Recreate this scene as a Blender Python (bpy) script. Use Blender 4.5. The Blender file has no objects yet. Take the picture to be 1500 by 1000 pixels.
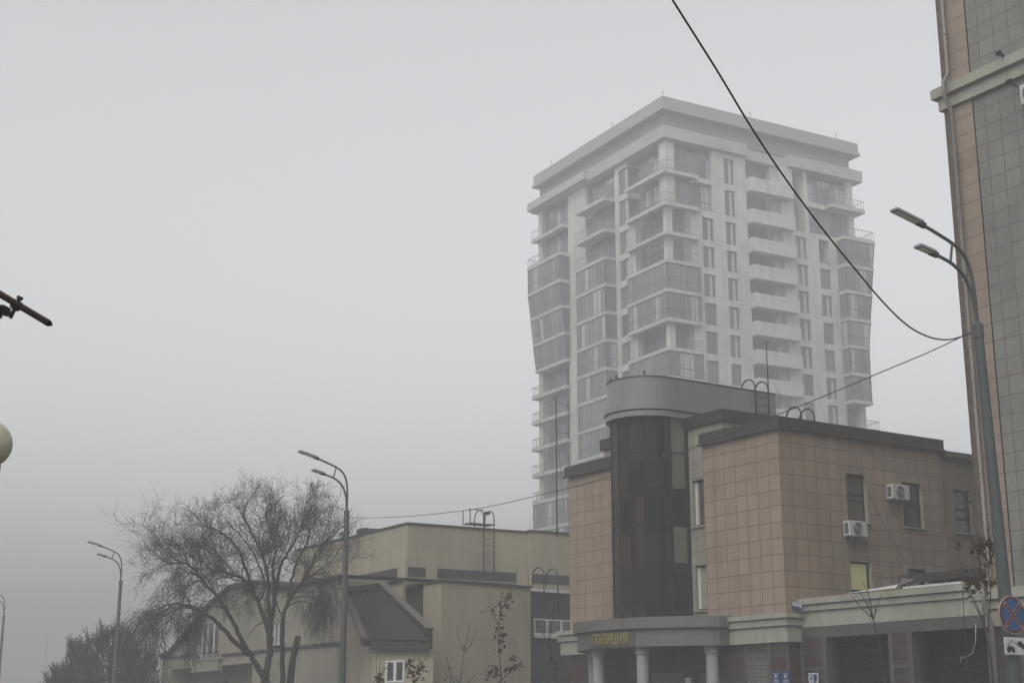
import bpy, math, random
from mathutils import Vector, Matrix
random.seed(7)
R_ = math.radians
scn = bpy.context.scene
COL = scn.collection

# ------------------------------------------------------------------ camera, sky, sun, exposure
F, HOR, CZ = 2120.0, 1050.0, 1.6            # focal length and horizon row measured on the 1500 x 1000 photograph
PITCH = math.atan((HOR - 500) / F)
cam = bpy.data.cameras.new('camera'); camo = bpy.data.objects.new('camera', cam); COL.objects.link(camo)
cam.sensor_width = 36; cam.lens = 36 * F / 1500; cam.clip_start = 0.05; cam.clip_end = 3000
camo.location = (0, 0, CZ); camo.rotation_euler = (math.pi / 2 + PITCH, 0, 0)
scn.camera = camo

SUN_EL, SUN_AZ = R_(45), R_(-152)           # azimuth from +Y, clockwise
w = bpy.data.worlds.new('World'); scn.world = w; w.use_nodes = True
nt = w.node_tree; nt.nodes.clear()
sky = nt.nodes.new('ShaderNodeTexSky'); sky.sky_type = 'NISHITA'; sky.sun_disc = False
sky.sun_elevation = SUN_EL; sky.sun_rotation = SUN_AZ; sky.dust_density = 0.4; sky.air_density = 1.0
hs = nt.nodes.new('ShaderNodeHueSaturation'); hs.inputs['Saturation'].default_value = 0.10
bg = nt.nodes.new('ShaderNodeBackground'); bg.inputs["Strength"].default_value = 0.106
wo = nt.nodes.new('ShaderNodeOutputWorld')
nt.links.new(sky.outputs[0], hs.inputs['Color']); nt.links.new(hs.outputs[0], bg.inputs['Color']); nt.links.new(bg.outputs[0], wo.inputs[0])
sun = bpy.data.lights.new('sun', 'SUN'); suno = bpy.data.objects.new('sun', sun); COL.objects.link(suno)
sun.energy = 0.85; sun.angle = R_(45); sun.color = (1.0, 0.97, 0.93)
sd = Vector((math.sin(SUN_AZ) * math.cos(SUN_EL), math.cos(SUN_AZ) * math.cos(SUN_EL), math.sin(SUN_EL)))
suno.rotation_euler = sd.to_track_quat('Z', 'Y').to_euler(); suno.location = (-30, 0, 60)
scn.view_settings.view_transform = 'Standard'; scn.view_settings.look = 'None'
scn.view_settings.exposure = 1.32; scn.view_settings.gamma = 1.0; scn.view_settings.use_curve_mapping = False
scn.render.engine = 'CYCLES'
scn.cycles.use_denoising = True
scn.cycles.max_bounces = 8; scn.cycles.diffuse_bounces = 3; scn.cycles.glossy_bounces = 3
scn.cycles.transparent_max_bounces = 8; scn.cycles.volume_bounces = 0
HAZE_DENSITY, HAZE_COLOR = 0.0047, (0.965, 0.97, 0.967)

# ------------------------------------------------------------------ measuring helpers
def ray(px, py):
    x = (px - 750) / F; v = (500 - py) / F
    return Vector((x, math.cos(PITCH) - v * math.sin(PITCH), math.sin(PITCH) + v * math.cos(PITCH)))
def onY(px, py, Y):
    d = ray(px, py); return d * (Y / d.y) + Vector((0, 0, CZ))
def azv(a): a = R_(a); return Vector((math.sin(a), math.cos(a), 0))
class Face:
    """a vertical plane through plan point p running along azimuth a: photo pixel -> (distance along, height)"""
    def __init__(s, p, a): s.p = Vector((p[0], p[1], 0)); s.e = azv(a); s.n = Vector((s.e.y, -s.e.x, 0))
    def pt(s, px, py):
        d = ray(px, py); return d * (s.p.dot(s.n) / d.dot(s.n)) + Vector((0, 0, CZ))
    def uv(s, px, py):
        q = s.pt(px, py); return (q - s.p).dot(s.e), q.z

# ------------------------------------------------------------------ mesh builder
class MB:
    def __init__(s): s.v = []; s.f = []; s.m = []
    def poly(s, pts, mi=0):
        i = len(s.v); s.v += [tuple(p) for p in pts]; s.f.append(tuple(range(i, i + len(pts)))); s.m.append(mi)
    def box(s, x0, x1, y0, y1, z0, z1, mi=0):
        if x0 > x1: x0, x1 = x1, x0
        if y0 > y1: y0, y1 = y1, y0
        i = len(s.v)
        s.v += [(x0, y0, z0), (x1, y0, z0), (x1, y1, z0), (x0, y1, z0), (x0, y0, z1), (x1, y0, z1), (x1, y1, z1), (x0, y1, z1)]
        for q in ((0, 3, 2, 1), (4, 5, 6, 7), (0, 1, 5, 4), (1, 2, 6, 5), (2, 3, 7, 6), (3, 0, 4, 7)):
            s.f.append(tuple(i + k for k in q)); s.m.append(mi)
    def obox(s, c, ax, ay, az_, hx, hy, hz, mi=0):
        """box at c with axes ax, ay, az_ and half sizes"""
        c = Vector(c); ax = Vector(ax).normalized(); ay = Vector(ay).normalized(); az_ = Vector(az_).normalized(); i = len(s.v)
        for sz in (-1, 1):
            for sx, sy in ((-1, -1), (1, -1), (1, 1), (-1, 1)): s.v.append(tuple(c + ax * hx * sx + ay * hy * sy + az_ * hz * sz))
        for q in ((0, 3, 2, 1), (4, 5, 6, 7), (0, 1, 5, 4), (1, 2, 6, 5), (2, 3, 7, 6), (3, 0, 4, 7)):
            s.f.append(tuple(i + k for k in q)); s.m.append(mi)
    def prism(s, pts, z0, z1, mi=0, top=None):
        """pts counter-clockwise seen from above"""
        n = len(pts); i = len(s.v)
        s.v += [(p[0], p[1], z0) for p in pts] + [(p[0], p[1], z1 if top is None else top[k]) for k, p in enumerate(pts)]
        s.f.append(tuple(i + k for k in reversed(range(n)))); s.m.append(mi)
        s.f.append(tuple(i + n + k for k in range(n))); s.m.append(mi)
        for k in range(n):
            j = (k + 1) % n; s.f.append((i + k, i + j, i + n + j, i + n + k)); s.m.append(mi)
    def tube(s, pts, rad, n=8, mi=0, cap=True):
        pts = [Vector(p) for p in pts]; m = len(pts)
        if not hasattr(rad, '__len__'): rad = [rad] * m
        t0 = (pts[1] - pts[0]).normalized()
        up = Vector((0, 0, 1)) if abs(t0.z) < .9 else Vector((1, 0, 0))
        b = t0.cross(up).normalized(); i = len(s.v)
        for k in range(m):
            t = (pts[min(k + 1, m - 1)] - pts[max(k - 1, 0)])
            t = t.normalized() if t.length > 1e-9 else t0
            b = b - t * b.dot(t)
            b = b.normalized() if b.length > 1e-6 else t.orthogonal().normalized()
            c = t.cross(b)
            for a in range(n):
                an = 2 * math.pi * a / n
                s.v.append(tuple(pts[k] + (b * math.cos(an) + c * math.sin(an)) * rad[k]))
        for k in range(m - 1):
            for a in range(n):
                a2 = (a + 1) % n
                s.f.append((i + k * n + a, i + k * n + a2, i + (k + 1) * n + a2, i + (k + 1) * n + a)); s.m.append(mi)
        if cap and n > 2:
            s.f.append(tuple(i + a for a in reversed(range(n)))); s.m.append(mi)
            s.f.append(tuple(i + (m - 1) * n + a for a in range(n))); s.m.append(mi)
    def lathe(s, prof, c=(0, 0, 0), n=24, mi=0):
        i = len(s.v); m = len(prof)
        for r, z in prof:
            for a in range(n):
                an = 2 * math.pi * a / n; s.v.append((c[0] + r * math.cos(an), c[1] + r * math.sin(an), c[2] + z))
        for k in range(m - 1):
            for a in range(n):
                a2 = (a + 1) % n
                s.f.append((i + k * n + a, i + k * n + a2, i + (k + 1) * n + a2, i + (k + 1) * n + a)); s.m.append(mi)
        s.f.append(tuple(i + a for a in reversed(range(n)))); s.m.append(mi)
        s.f.append(tuple(i + (m - 1) * n + a for a in range(n))); s.m.append(mi)
    def facade(s, P, U, N, s0, s1, z0, z1, holes=(), depth=.2, rev=None):
        """flat wall with rectangular openings: front in this mesh, reveals of the openings in rev"""
        P = Vector((P[0], P[1], 0)); U = Vector((U[0], U[1], 0)); N = Vector((N[0], N[1], 0))
        flip = U.cross(Vector((0, 0, 1))).dot(N) < 0
        def q(a, za, b, zb, dst, da=0, db=0, horiz=False):
            pass
        ss = sorted({s0, s1, *[h[0] for h in holes], *[h[1] for h in holes]}); zz = sorted({z0, z1, *[h[2] for h in holes], *[h[3] for h in holes]})
        def P3(a, z, d=0): return P + U * a + Vector((0, 0, z)) - N * d
        for a, b in zip(ss, ss[1:]):
            for c, d in zip(zz, zz[1:]):
                if any(h[0] <= a and b <= h[1] and h[2] <= c and d <= h[3] for h in holes): continue
                pts = [P3(a, c), P3(b, c), P3(b, d), P3(a, d)]
                s.poly(pts[::-1] if flip else pts)
        for (a, b, c, d) in holes:
            r = s if rev is None else MB()
            if rev is not None: rev.append(r)
            for pts in ([P3(a, c), P3(a, d), P3(a, d, depth), P3(a, c, depth)], [P3(b, d), P3(b, c), P3(b, c, depth), P3(b, d, depth)],
                        [P3(a, d), P3(b, d), P3(b, d, depth), P3(a, d, depth)], [P3(b, c), P3(a, c), P3(a, c, depth), P3(b, c, depth)]):
                r.poly(pts[::-1] if flip else pts)
    def build(s, name, mats, parent=None, smooth=False, bevel=0, uv=True):
        me = bpy.data.meshes.new(name); me.from_pydata(s.v, [], s.f); me.update()
        if not isinstance(mats, (list, tuple)): mats = [mats]
        for m in mats: me.materials.append(m)
        if len(mats) > 1: me.polygons.foreach_set('material_index', s.m)
        if smooth: me.polygons.foreach_set('use_smooth', [True] * len(me.polygons))
        if uv:
            ul = me.uv_layers.new(name='metres'); d = ul.data; vs = me.vertices
            for p in me.polygons:
                n = p.normal
                if abs(n.z) < .75:
                    l = math.hypot(n.x, n.y); tx, ty = -n.y / l, n.x / l
                    for li, vi in zip(p.loop_indices, p.vertices):
                        co = vs[vi].co; d[li].uv = (co.x * tx + co.y * ty, co.z)
                else:
                    for li, vi in zip(p.loop_indices, p.vertices):
                        co = vs[vi].co; d[li].uv = (co.x, co.y)
        o = bpy.data.objects.new(name, me); COL.objects.link(o)
        if parent: o.parent = parent
        if bevel:
            b = o.modifiers.new('bevel', 'BEVEL'); b.width = bevel; b.segments = 2; b.limit_method = 'ANGLE'; b.angle_limit = R_(40)
        return o

def tag(o, label=None, cat=None, group=None, kind=None):
    if label: o['label'] = label
    if cat: o['category'] = cat
    if group: o['group'] = group
    if kind: o['kind'] = kind
    return o
def thing(name, label, cat, loc=(0, 0, 0), rz=0, group=None):
    o = bpy.data.objects.new(name, None); COL.objects.link(o); o.location = loc; o.rotation_euler = (0, 0, rz)
    o.empty_display_size = .3
    return tag(o, label, cat, group)
def copy_tree(o, parent=None):
    c = o.copy(); COL.objects.link(c)
    if parent: c.parent = parent
    for ch in list(o.children): copy_tree(ch, c)
    return c
def dup(o, loc, label, rz=None, scale=None):
    c = copy_tree(o); c.location = loc; c['label'] = label
    if rz is not None: c.rotation_euler = (0, 0, rz)
    if scale: c.scale = (scale,) * 3
    return c

# ------------------------------------------------------------------ materials
def newmat(name):
    m = bpy.data.materials.new(name); m.use_nodes = True; t = m.node_tree; b = t.nodes['Principled BSDF']; return m, t, b
def nd(t, typ, **kw):
    n = t.nodes.new(typ)
    for k, v in kw.items():
        if k in n.inputs: n.inputs[k].default_value = v
        else: setattr(n, k, v)
    return n
def mixc(t, a, b, fac, blend='MIX'):
    m = t.nodes.new('ShaderNodeMix'); m.data_type = 'RGBA'; m.blend_type = blend
    for sock, v in ((0, fac), (6, a), (7, b)):
        if isinstance(v, (int, float)): m.inputs[sock].default_value = v
        elif isinstance(v, tuple): m.inputs[sock].default_value = (*v, 1)
        else: t.links.new(v, m.inputs[sock])
    return m.outputs[2]
def ramp(t, fac, lo, hi):
    r = nd(t, 'ShaderNodeMapRange'); r.inputs[1].default_value = lo; r.inputs[2].default_value = hi
    t.links.new(fac, r.inputs[0]); return r.outputs[0]
def stains(t, co, col, dark, amount=.35, scale=.35):
    """weather streaks and patches on a wall colour"""
    mp = nd(t, 'ShaderNodeMapping'); mp.inputs['Scale'].default_value = (1, 1, .22); t.links.new(co, mp.inputs[0])
    n1 = nd(t, 'ShaderNodeTexNoise', Scale=scale * 4, Detail=6.0, Roughness=.65); t.links.new(mp.outputs[0], n1.inputs['Vector'])
    n2 = nd(t, 'ShaderNodeTexNoise', Scale=scale, Detail=3.0); t.links.new(co, n2.inputs['Vector'])
    n3 = nd(t, 'ShaderNodeTexNoise', Scale=22.0, Detail=4.0); t.links.new(co, n3.inputs['Vector'])
    c = mixc(t, col, dark, ramp(t, n1.outputs[0], .45, .8))
    c2 = mixc(t, c, dark, ramp(t, n2.outputs[0], .5, .85))
    c3 = mixc(t, col, c2, amount * 1.6 if amount < .6 else 1.0)
    g = nd(t, 'ShaderNodeMapRange'); g.inputs[1].default_value = .3; g.inputs[2].default_value = .7; g.inputs[3].default_value = .9; g.inputs[4].default_value = 1.08
    t.links.new(n3.outputs[0], g.inputs[0])
    return mixc(t, c3, g.outputs[0], 1.0, 'MULTIPLY'), n3.outputs[0]
def m_tile(name, col, tw, th, ox, oz, var=.06, mortar=None, ms=.012, rough=.6, stain=.25):
    m, t, b = newmat(name)
    uv = nd(t, 'ShaderNodeUVMap'); mp = nd(t, 'ShaderNodeMapping'); mp.inputs['Location'].default_value = (-ox, -oz, 0)
    t.links.new(uv.outputs[0], mp.inputs[0])
    br = nd(t, 'ShaderNodeTexBrick'); br.offset = 0.0; br.squash = 1.0
    br.inputs['Scale'].default_value = 1; br.inputs['Brick Width'].default_value = tw; br.inputs['Row Height'].default_value = th
    br.inputs['Mortar Size'].default_value = ms; br.inputs['Mortar Smooth'].default_value = .1
    br.inputs['Color1'].default_value = (*[c * (1 - var) for c in col], 1); br.inputs['Color2'].default_value = (*[c * (1 + var) for c in col], 1)
    br.inputs['Mortar'].default_value = (*(mortar or tuple(c * .35 for c in col)), 1)
    t.links.new(mp.outputs[0], br.inputs['Vector'])
    tc = nd(t, 'ShaderNodeTexCoord')
    c, n = stains(t, tc.outputs['Object'], br.outputs['Color'], tuple(x * .5 for x in col), stain)
    t.links.new(c, b.inputs['Base Color']); b.inputs['Roughness'].default_value = rough
    bp = nd(t, 'ShaderNodeBump', Strength=.5, Distance=.01); bp.invert = True
    t.links.new(br.outputs['Fac'], bp.inputs['Height']); t.links.new(bp.outputs[0], b.inputs['Normal'])
    return m
def m_plain(name, col, rough=.7, metal=0., var=.3, scale=.4, bump=.0, bscale=60., spec=.5):
    m, t, b = newmat(name); tc = nd(t, 'ShaderNodeTexCoord')
    c, n = stains(t, tc.outputs['Object'], nd_rgb(t, col), tuple(x * .55 for x in col), var, scale)
    t.links.new(c, b.inputs['Base Color']); b.inputs['Roughness'].default_value = rough; b.inputs['Metallic'].default_value = metal
    b.inputs['Specular IOR Level'].default_value = spec
    if bump:
        nn = nd(t, 'ShaderNodeTexNoise', Scale=bscale, Detail=5.0); t.links.new(tc.outputs['Object'], nn.inputs['Vector'])
        bp = nd(t, 'ShaderNodeBump', Strength=bump, Distance=.02); t.links.new(nn.outputs[0], bp.inputs['Height']); t.links.new(bp.outputs[0], b.inputs['Normal'])
    return m
def nd_rgb(t, col):
    r = t.nodes.new('ShaderNodeRGB'); r.outputs[0].default_value = (*col, 1); return r.outputs[0]
def m_glass(name, col, rough=.08, var=.5, spec=.5, wave=.0, uvvar=None, pale=None):
    """opaque dark window glass: tint differs from pane to pane"""
    m, t, b = newmat(name)
    oi = nd(t, 'ShaderNodeObjectInfo'); r = oi.outputs['Random']
    if uvvar:
        uv = nd(t, 'ShaderNodeUVMap'); mp = nd(t, 'ShaderNodeMapping'); mp.inputs['Scale'].default_value = (1 / uvvar[0], 1 / uvvar[1], 1); t.links.new(uv.outputs[0], mp.inputs[0])
        fl = nd(t, 'ShaderNodeVectorMath', operation='FLOOR'); t.links.new(mp.outputs[0], fl.inputs[0])
        ad = nd(t, 'ShaderNodeVectorMath', operation='ADD'); t.links.new(fl.outputs[0], ad.inputs[0]); t.links.new(oi.outputs['Random'], ad.inputs[1])
        wn = nd(t, 'ShaderNodeTexWhiteNoise'); t.links.new(ad.outputs[0], wn.inputs[0]); r = wn.outputs[0]
    c = mixc(t, tuple(x * (1 - var) for x in col), tuple(min(1, x * (1 + var)) for x in col), r)
    if pale:                                                     # some panes have white curtains behind them
        gt = nd(t, 'ShaderNodeMath', operation='GREATER_THAN'); gt.inputs[1].default_value = pale[1]; t.links.new(r, gt.inputs[0]); c = mixc(t, c, pale[0], gt.outputs[0])
    t.links.new(c, b.inputs['Base Color']); b.inputs['Roughness'].default_value = rough; b.inputs['Specular IOR Level'].default_value = spec
    if wave:
        tc = nd(t, 'ShaderNodeTexCoord'); nn = nd(t, 'ShaderNodeTexNoise', Scale=.8, Detail=1.0); t.links.new(tc.outputs['Object'], nn.inputs['Vector'])
        bp = nd(t, 'ShaderNodeBump', Strength=wave, Distance=.02); t.links.new(nn.outputs[0], bp.inputs['Height']); t.links.new(bp.outputs[0], b.inputs['Normal'])
    return m
def m_emit(name, col, st):
    m, t, b = newmat(name); b.inputs['Base Color'].default_value = (*col, 1); b.inputs['Emission Color'].default_value = (*col, 1); b.inputs['Emission Strength'].default_value = st
    return m

M = {}
M['pink'] = m_tile('pink_porcelain_tile', (.31, .232, .172), .535, .514, 0, .44, .085, None, .013, .6, .4)
M['pale_tile'] = m_tile('pale_porcelain_tile', (.31, .29, .235), .535, .514, 0, .44, .07, None, .012, .6, .4)
M['office_pink'] = m_tile('pink_quoin_tile', (.305, .232, .178), 1.07, .535, 0.0, .10, .08, None, .012, .6, .4)
M['office_grey'] = m_tile('grey_facade_tile', (.205, .202, .182), .535, .535, .38, .10, .07, None, .012, .6, .4)
M['granite'] = m_tile('red_granite_slab', (.055, .032, .027), .9, .8, 0, .35, .12, (.06, .055, .05), .06, .35)
M['granite_grey'] = m_plain('grey_granite_trim', (.085, .078, .07), .5)
M['coping'] = m_plain('brown_metal_coping', (.036, .030, .027), .55, .1, .5, 1.2)
M['beige'] = m_plain('beige_painted_cornice', (.345, .335, .275), .7, 0, .52, .6, .1)
M['beige_plaster'] = m_plain('beige_rendered_wall', (.235, .20, .155), .85, 0, .4, .3, .15)
M['drum'] = m_tile('grey_metal_panel', (.235, .238, .232), 1.25, 5.0, 0.1, 0, .03, (.16, .16, .16), .008, .38, .25)
M['canopy'] = m_tile('grey_canopy_panel', (.135, .137, .132), 1.2, 5.0, 0.3, 0, .05, (.06, .06, .06), .01, .45, .3)
M['column'] = m_plain('grey_column_paint', (.33, .33, .32), .55, 0, .3)
M['cyl_glass'] = m_glass('brown_tinted_glass', (.026, .0185, .0145), .14, .7, .10, .05, (.51, 1.29))  # brown tint; tone steps between panes imitate varied reflections in the colour
M['dark_glass'] = m_glass('dark_window_glass', (.085, .083, .08), .08, .5, .5, .05)
M['wall_image'] = m_plain('pane_with_wall_image', (.16, .16, .125), .3, 0, .3, .6)  # image of the pale wall in the glass, painted as the pane colour
M['dark_frame'] = m_plain('dark_brown_frame', (.006, .005, .0045), .9, 0, .2)
M['white_frame'] = m_plain('white_plastic_frame', (.62, .62, .6), .5, 0, .2)
M['shutter'] = m_plain('brown_shutter_paint', (.014, .010, .009), .7, 0, .4, 1, 0, 60, .2)
M['black'] = m_plain('black_cap_and_gateway_dark', (.004, .004, .004), .9, 0, 0)  # black pipe cap, and gateway darkness put into a colour
M['blind'] = m_plain('drawn_window_blind', (.30, .30, .24), .8, 0, .2)
M['lit'] = m_emit('lit_window_blind', (.40, .39, .20), .10)
M['plaster'] = m_plain('cream_rough_plaster', (.365, .33, .24), .9, 0, .56, .3, .5, 30.)
M['plaster_old'] = m_plain('old_cream_plaster', (.27, .245, .19), .9, 0, .57, .3, .4, 30.)
M['brown_panel'] = m_plain('dark_brown_panel', (.036, .028, .024), .6, 0, .3)
M['roof_metal'] = m_plain('brown_corrugated_metal', (.062, .052, .046), .45, .2, .9, 1.4)
M['rake'] = m_plain('weathered_brown_flashing', (.12, .10, .085), .6, 0, .8, 1.5)
M['roof_dark'] = m_plain('dark_roof_flashing', (.028, .025, .024), .75, .0, .4)
M['roof_felt'] = m_plain('grey_roof_felt', (.09, .09, .09), .9)
M['tower_wall'] = m_tile('pale_tower_cladding', (.53, .525, .485), 1.2, 3.27, .2, .7, .06, (.36, .35, .33), .035, .7, .45)  # tower palette kept pale and low in contrast, so fog fade is painted in
M['tower_slab'] = m_plain('white_balcony_slab', (.46, .455, .435), .7, 0, .5, .25)  # white toned down to fade, haze put into the colour
M['tower_grey'] = m_plain('grey_roof_cladding', (.27, .27, .275), .6, 0, .1, .1)  # roof cladding lightened, fog fade put into the colour
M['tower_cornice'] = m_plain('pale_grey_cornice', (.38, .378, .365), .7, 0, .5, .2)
M['tower_rail'] = m_plain('grey_balcony_rail', (.20, .20, .20), .6, 0, .0)  # rail greyed lighter to soften it, haze put into the colour
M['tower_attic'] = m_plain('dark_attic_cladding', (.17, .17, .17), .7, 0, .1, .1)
M['tower_recess'] = m_plain('brown_loggia_wall_with_shade', (.19, .165, .15), .8, 0, .2, .1)  # brown wall darkened, part of the loggia shade put into the colour
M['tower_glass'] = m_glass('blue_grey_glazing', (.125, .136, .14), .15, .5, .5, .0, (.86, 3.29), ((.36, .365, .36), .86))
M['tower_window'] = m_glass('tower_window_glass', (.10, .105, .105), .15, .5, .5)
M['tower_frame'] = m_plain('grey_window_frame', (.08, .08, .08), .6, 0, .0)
M['curtain'] = m_plain('white_curtain', (.45, .45, .43), .9, 0, .2)
M['lamp_paint'] = m_plain('grey_green_lamp_paint', (.075, .088, .086), .5, .2, .25, 2.)
M['lamp_head'] = m_plain('grey_lamp_housing', (.28, .29, .28), .45, .3, .2, 3.)
M['lamp_lens'] = m_plain('pale_lamp_lens', (.70, .68, .58), .3, 0, .1)
M['steel'] = m_plain('dark_steel_pipe', (.035, .033, .032), .5, .4, .3, 3.)
M['galv'] = m_plain('galvanised_pipe', (.30, .29, .27), .45, .4, .4, 2.)
M['pipe'] = m_plain('dull_zinc_pipe', (.20, .185, .17), .5, .2, .5, 1.5)
M['wire'] = m_plain('black_cable_sheath', (.012, .012, .012), .6, 0, 0)
M['wire_grey'] = m_plain('grey_wire', (.05, .05, .05), .6, 0, 0)
M['bark'] = m_plain('dark_wet_bark', (.030, .024, .019), .9, 0, .4, 3., .6, 20.)
M['twig'] = m_plain('brown_twig', (.038, .031, .026), .9, 0, .3, 2.)
M['needle'] = m_plain('dark_pine_needles', (.011, .015, .009), .8, 0, .4, 2.)
M['leaf'] = m_plain('dry_brown_leaf', (.10, .045, .018), .8, 0, .5, 6.)
M['ac_white'] = m_plain('white_air_conditioner_shell', (.55, .55, .52), .5, 0, .4, 2.)
M['ac_grille'] = m_plain('grey_fan_grille', (.10, .10, .10), .6, 0, .2)
M['asphalt'] = m_plain('wet_asphalt', (.045, .045, .047), .6, 0, .4, .2, .3, 80.)
M['paving'] = m_tile('grey_pavement_slab', (.17, .165, .16), .4, .4, 0, 0, .08)
M['ground'] = m_plain('bare_autumn_ground', (.07, .065, .045), .95, 0, .5, .1)
M['kerb'] = m_plain('concrete_kerb', (.26, .26, .25), .8)
M['white_paint'] = m_plain('white_road_paint', (.6, .6, .6), .7)
M['globe'] = m_plain('cream_globe_plastic', (.46, .45, .33), .35, 0, .25, 3.)
M['rust'] = m_plain('brown_painted_pipe', (.075, .052, .042), .5, .2, .5, 8.)
M['sign_blue'] = m_plain('blue_sign_sheet', (.014, .07, .19), .4, 0, .1)
M['sign_red'] = m_plain('dark_red_sign_sheet', (.11, .010, .012), .4, 0, .1)
M['sign_white'] = m_plain('white_sign_sheet', (.50, .50, .49), .5, 0, .2)
M['sign_rim'] = m_plain('pink_sign_rim', (.36, .27, .25), .4, 0, .1)
M['sign_black'] = m_plain('black_sign_print', (.012, .012, .012), .6, 0, 0)
M['plaque_blue'] = m_plain('navy_plaque', (.018, .045, .14), .4, 0, .1)
M['letters'] = m_plain('brass_letters', (.27, .225, .06), .5, .0, .2)
M['flag_white'] = m_plain('white_flag_cloth', (.34, .34, .38), .8); M['flag_blue'] = m_plain('navy_flag_cloth', (.02, .025, .08), .8); M['flag_red'] = m_plain('red_flag_cloth', (.25, .02, .02), .8)

# ------------------------------------------------------------------ ground, road, pavement (below the frame)
E_ST, N_ST = azv(-30), Vector((math.cos(R_(30)), math.sin(R_(30)), 0))     # street direction and its right-hand normal
LAMP_B = Vector((-5.8, 50.7, 0))
def st(t, n): p = LAMP_B + E_ST * t + N_ST * n; return (p.x, p.y)
g = MB(); g.poly([(-990, -990, -.15), (990, -990, -.15), (990, 990, -.15), (-990, 990, -.15)]); tag(g.build('ground', M['ground']), kind='structure')
g = MB(); a = [st(-140, -16), st(-140, -1.7), st(190, -1.7), st(190, -16)]; g.prism(a, -.3, -.12); tag(g.build('road', M['asphalt']), kind='structure')
g = MB(); g.prism([st(-140, -1.4), st(-140, 8.5), st(190, 8.5), st(190, -1.4)], -.3, 0); tag(g.build('pavement', M['paving']), kind='structure')
g = MB(); g.prism([st(-140, -24), st(-140, -16.3), st(190, -16.3), st(190, -24)], -.3, 0); tag(g.build('pavement', M['paving']), kind='structure')
for n0 in (-1.7, -16.3):
    g = MB(); g.prism([st(-140, n0), st(-140, n0 + .3), st(190, n0 + .3), st(190, n0)], -.3, .015); tag(g.build('kerb', M['kerb']), kind='structure')
g = MB()
for k in range(-14, 20): g.prism([st(k * 9, -8.95), st(k * 9, -8.8), st(k * 9 + 4, -8.8), st(k * 9 + 4, -8.95)], -.13, -.114)
tag(g.build('road_marking', M['white_paint']), kind='structure')

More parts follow.
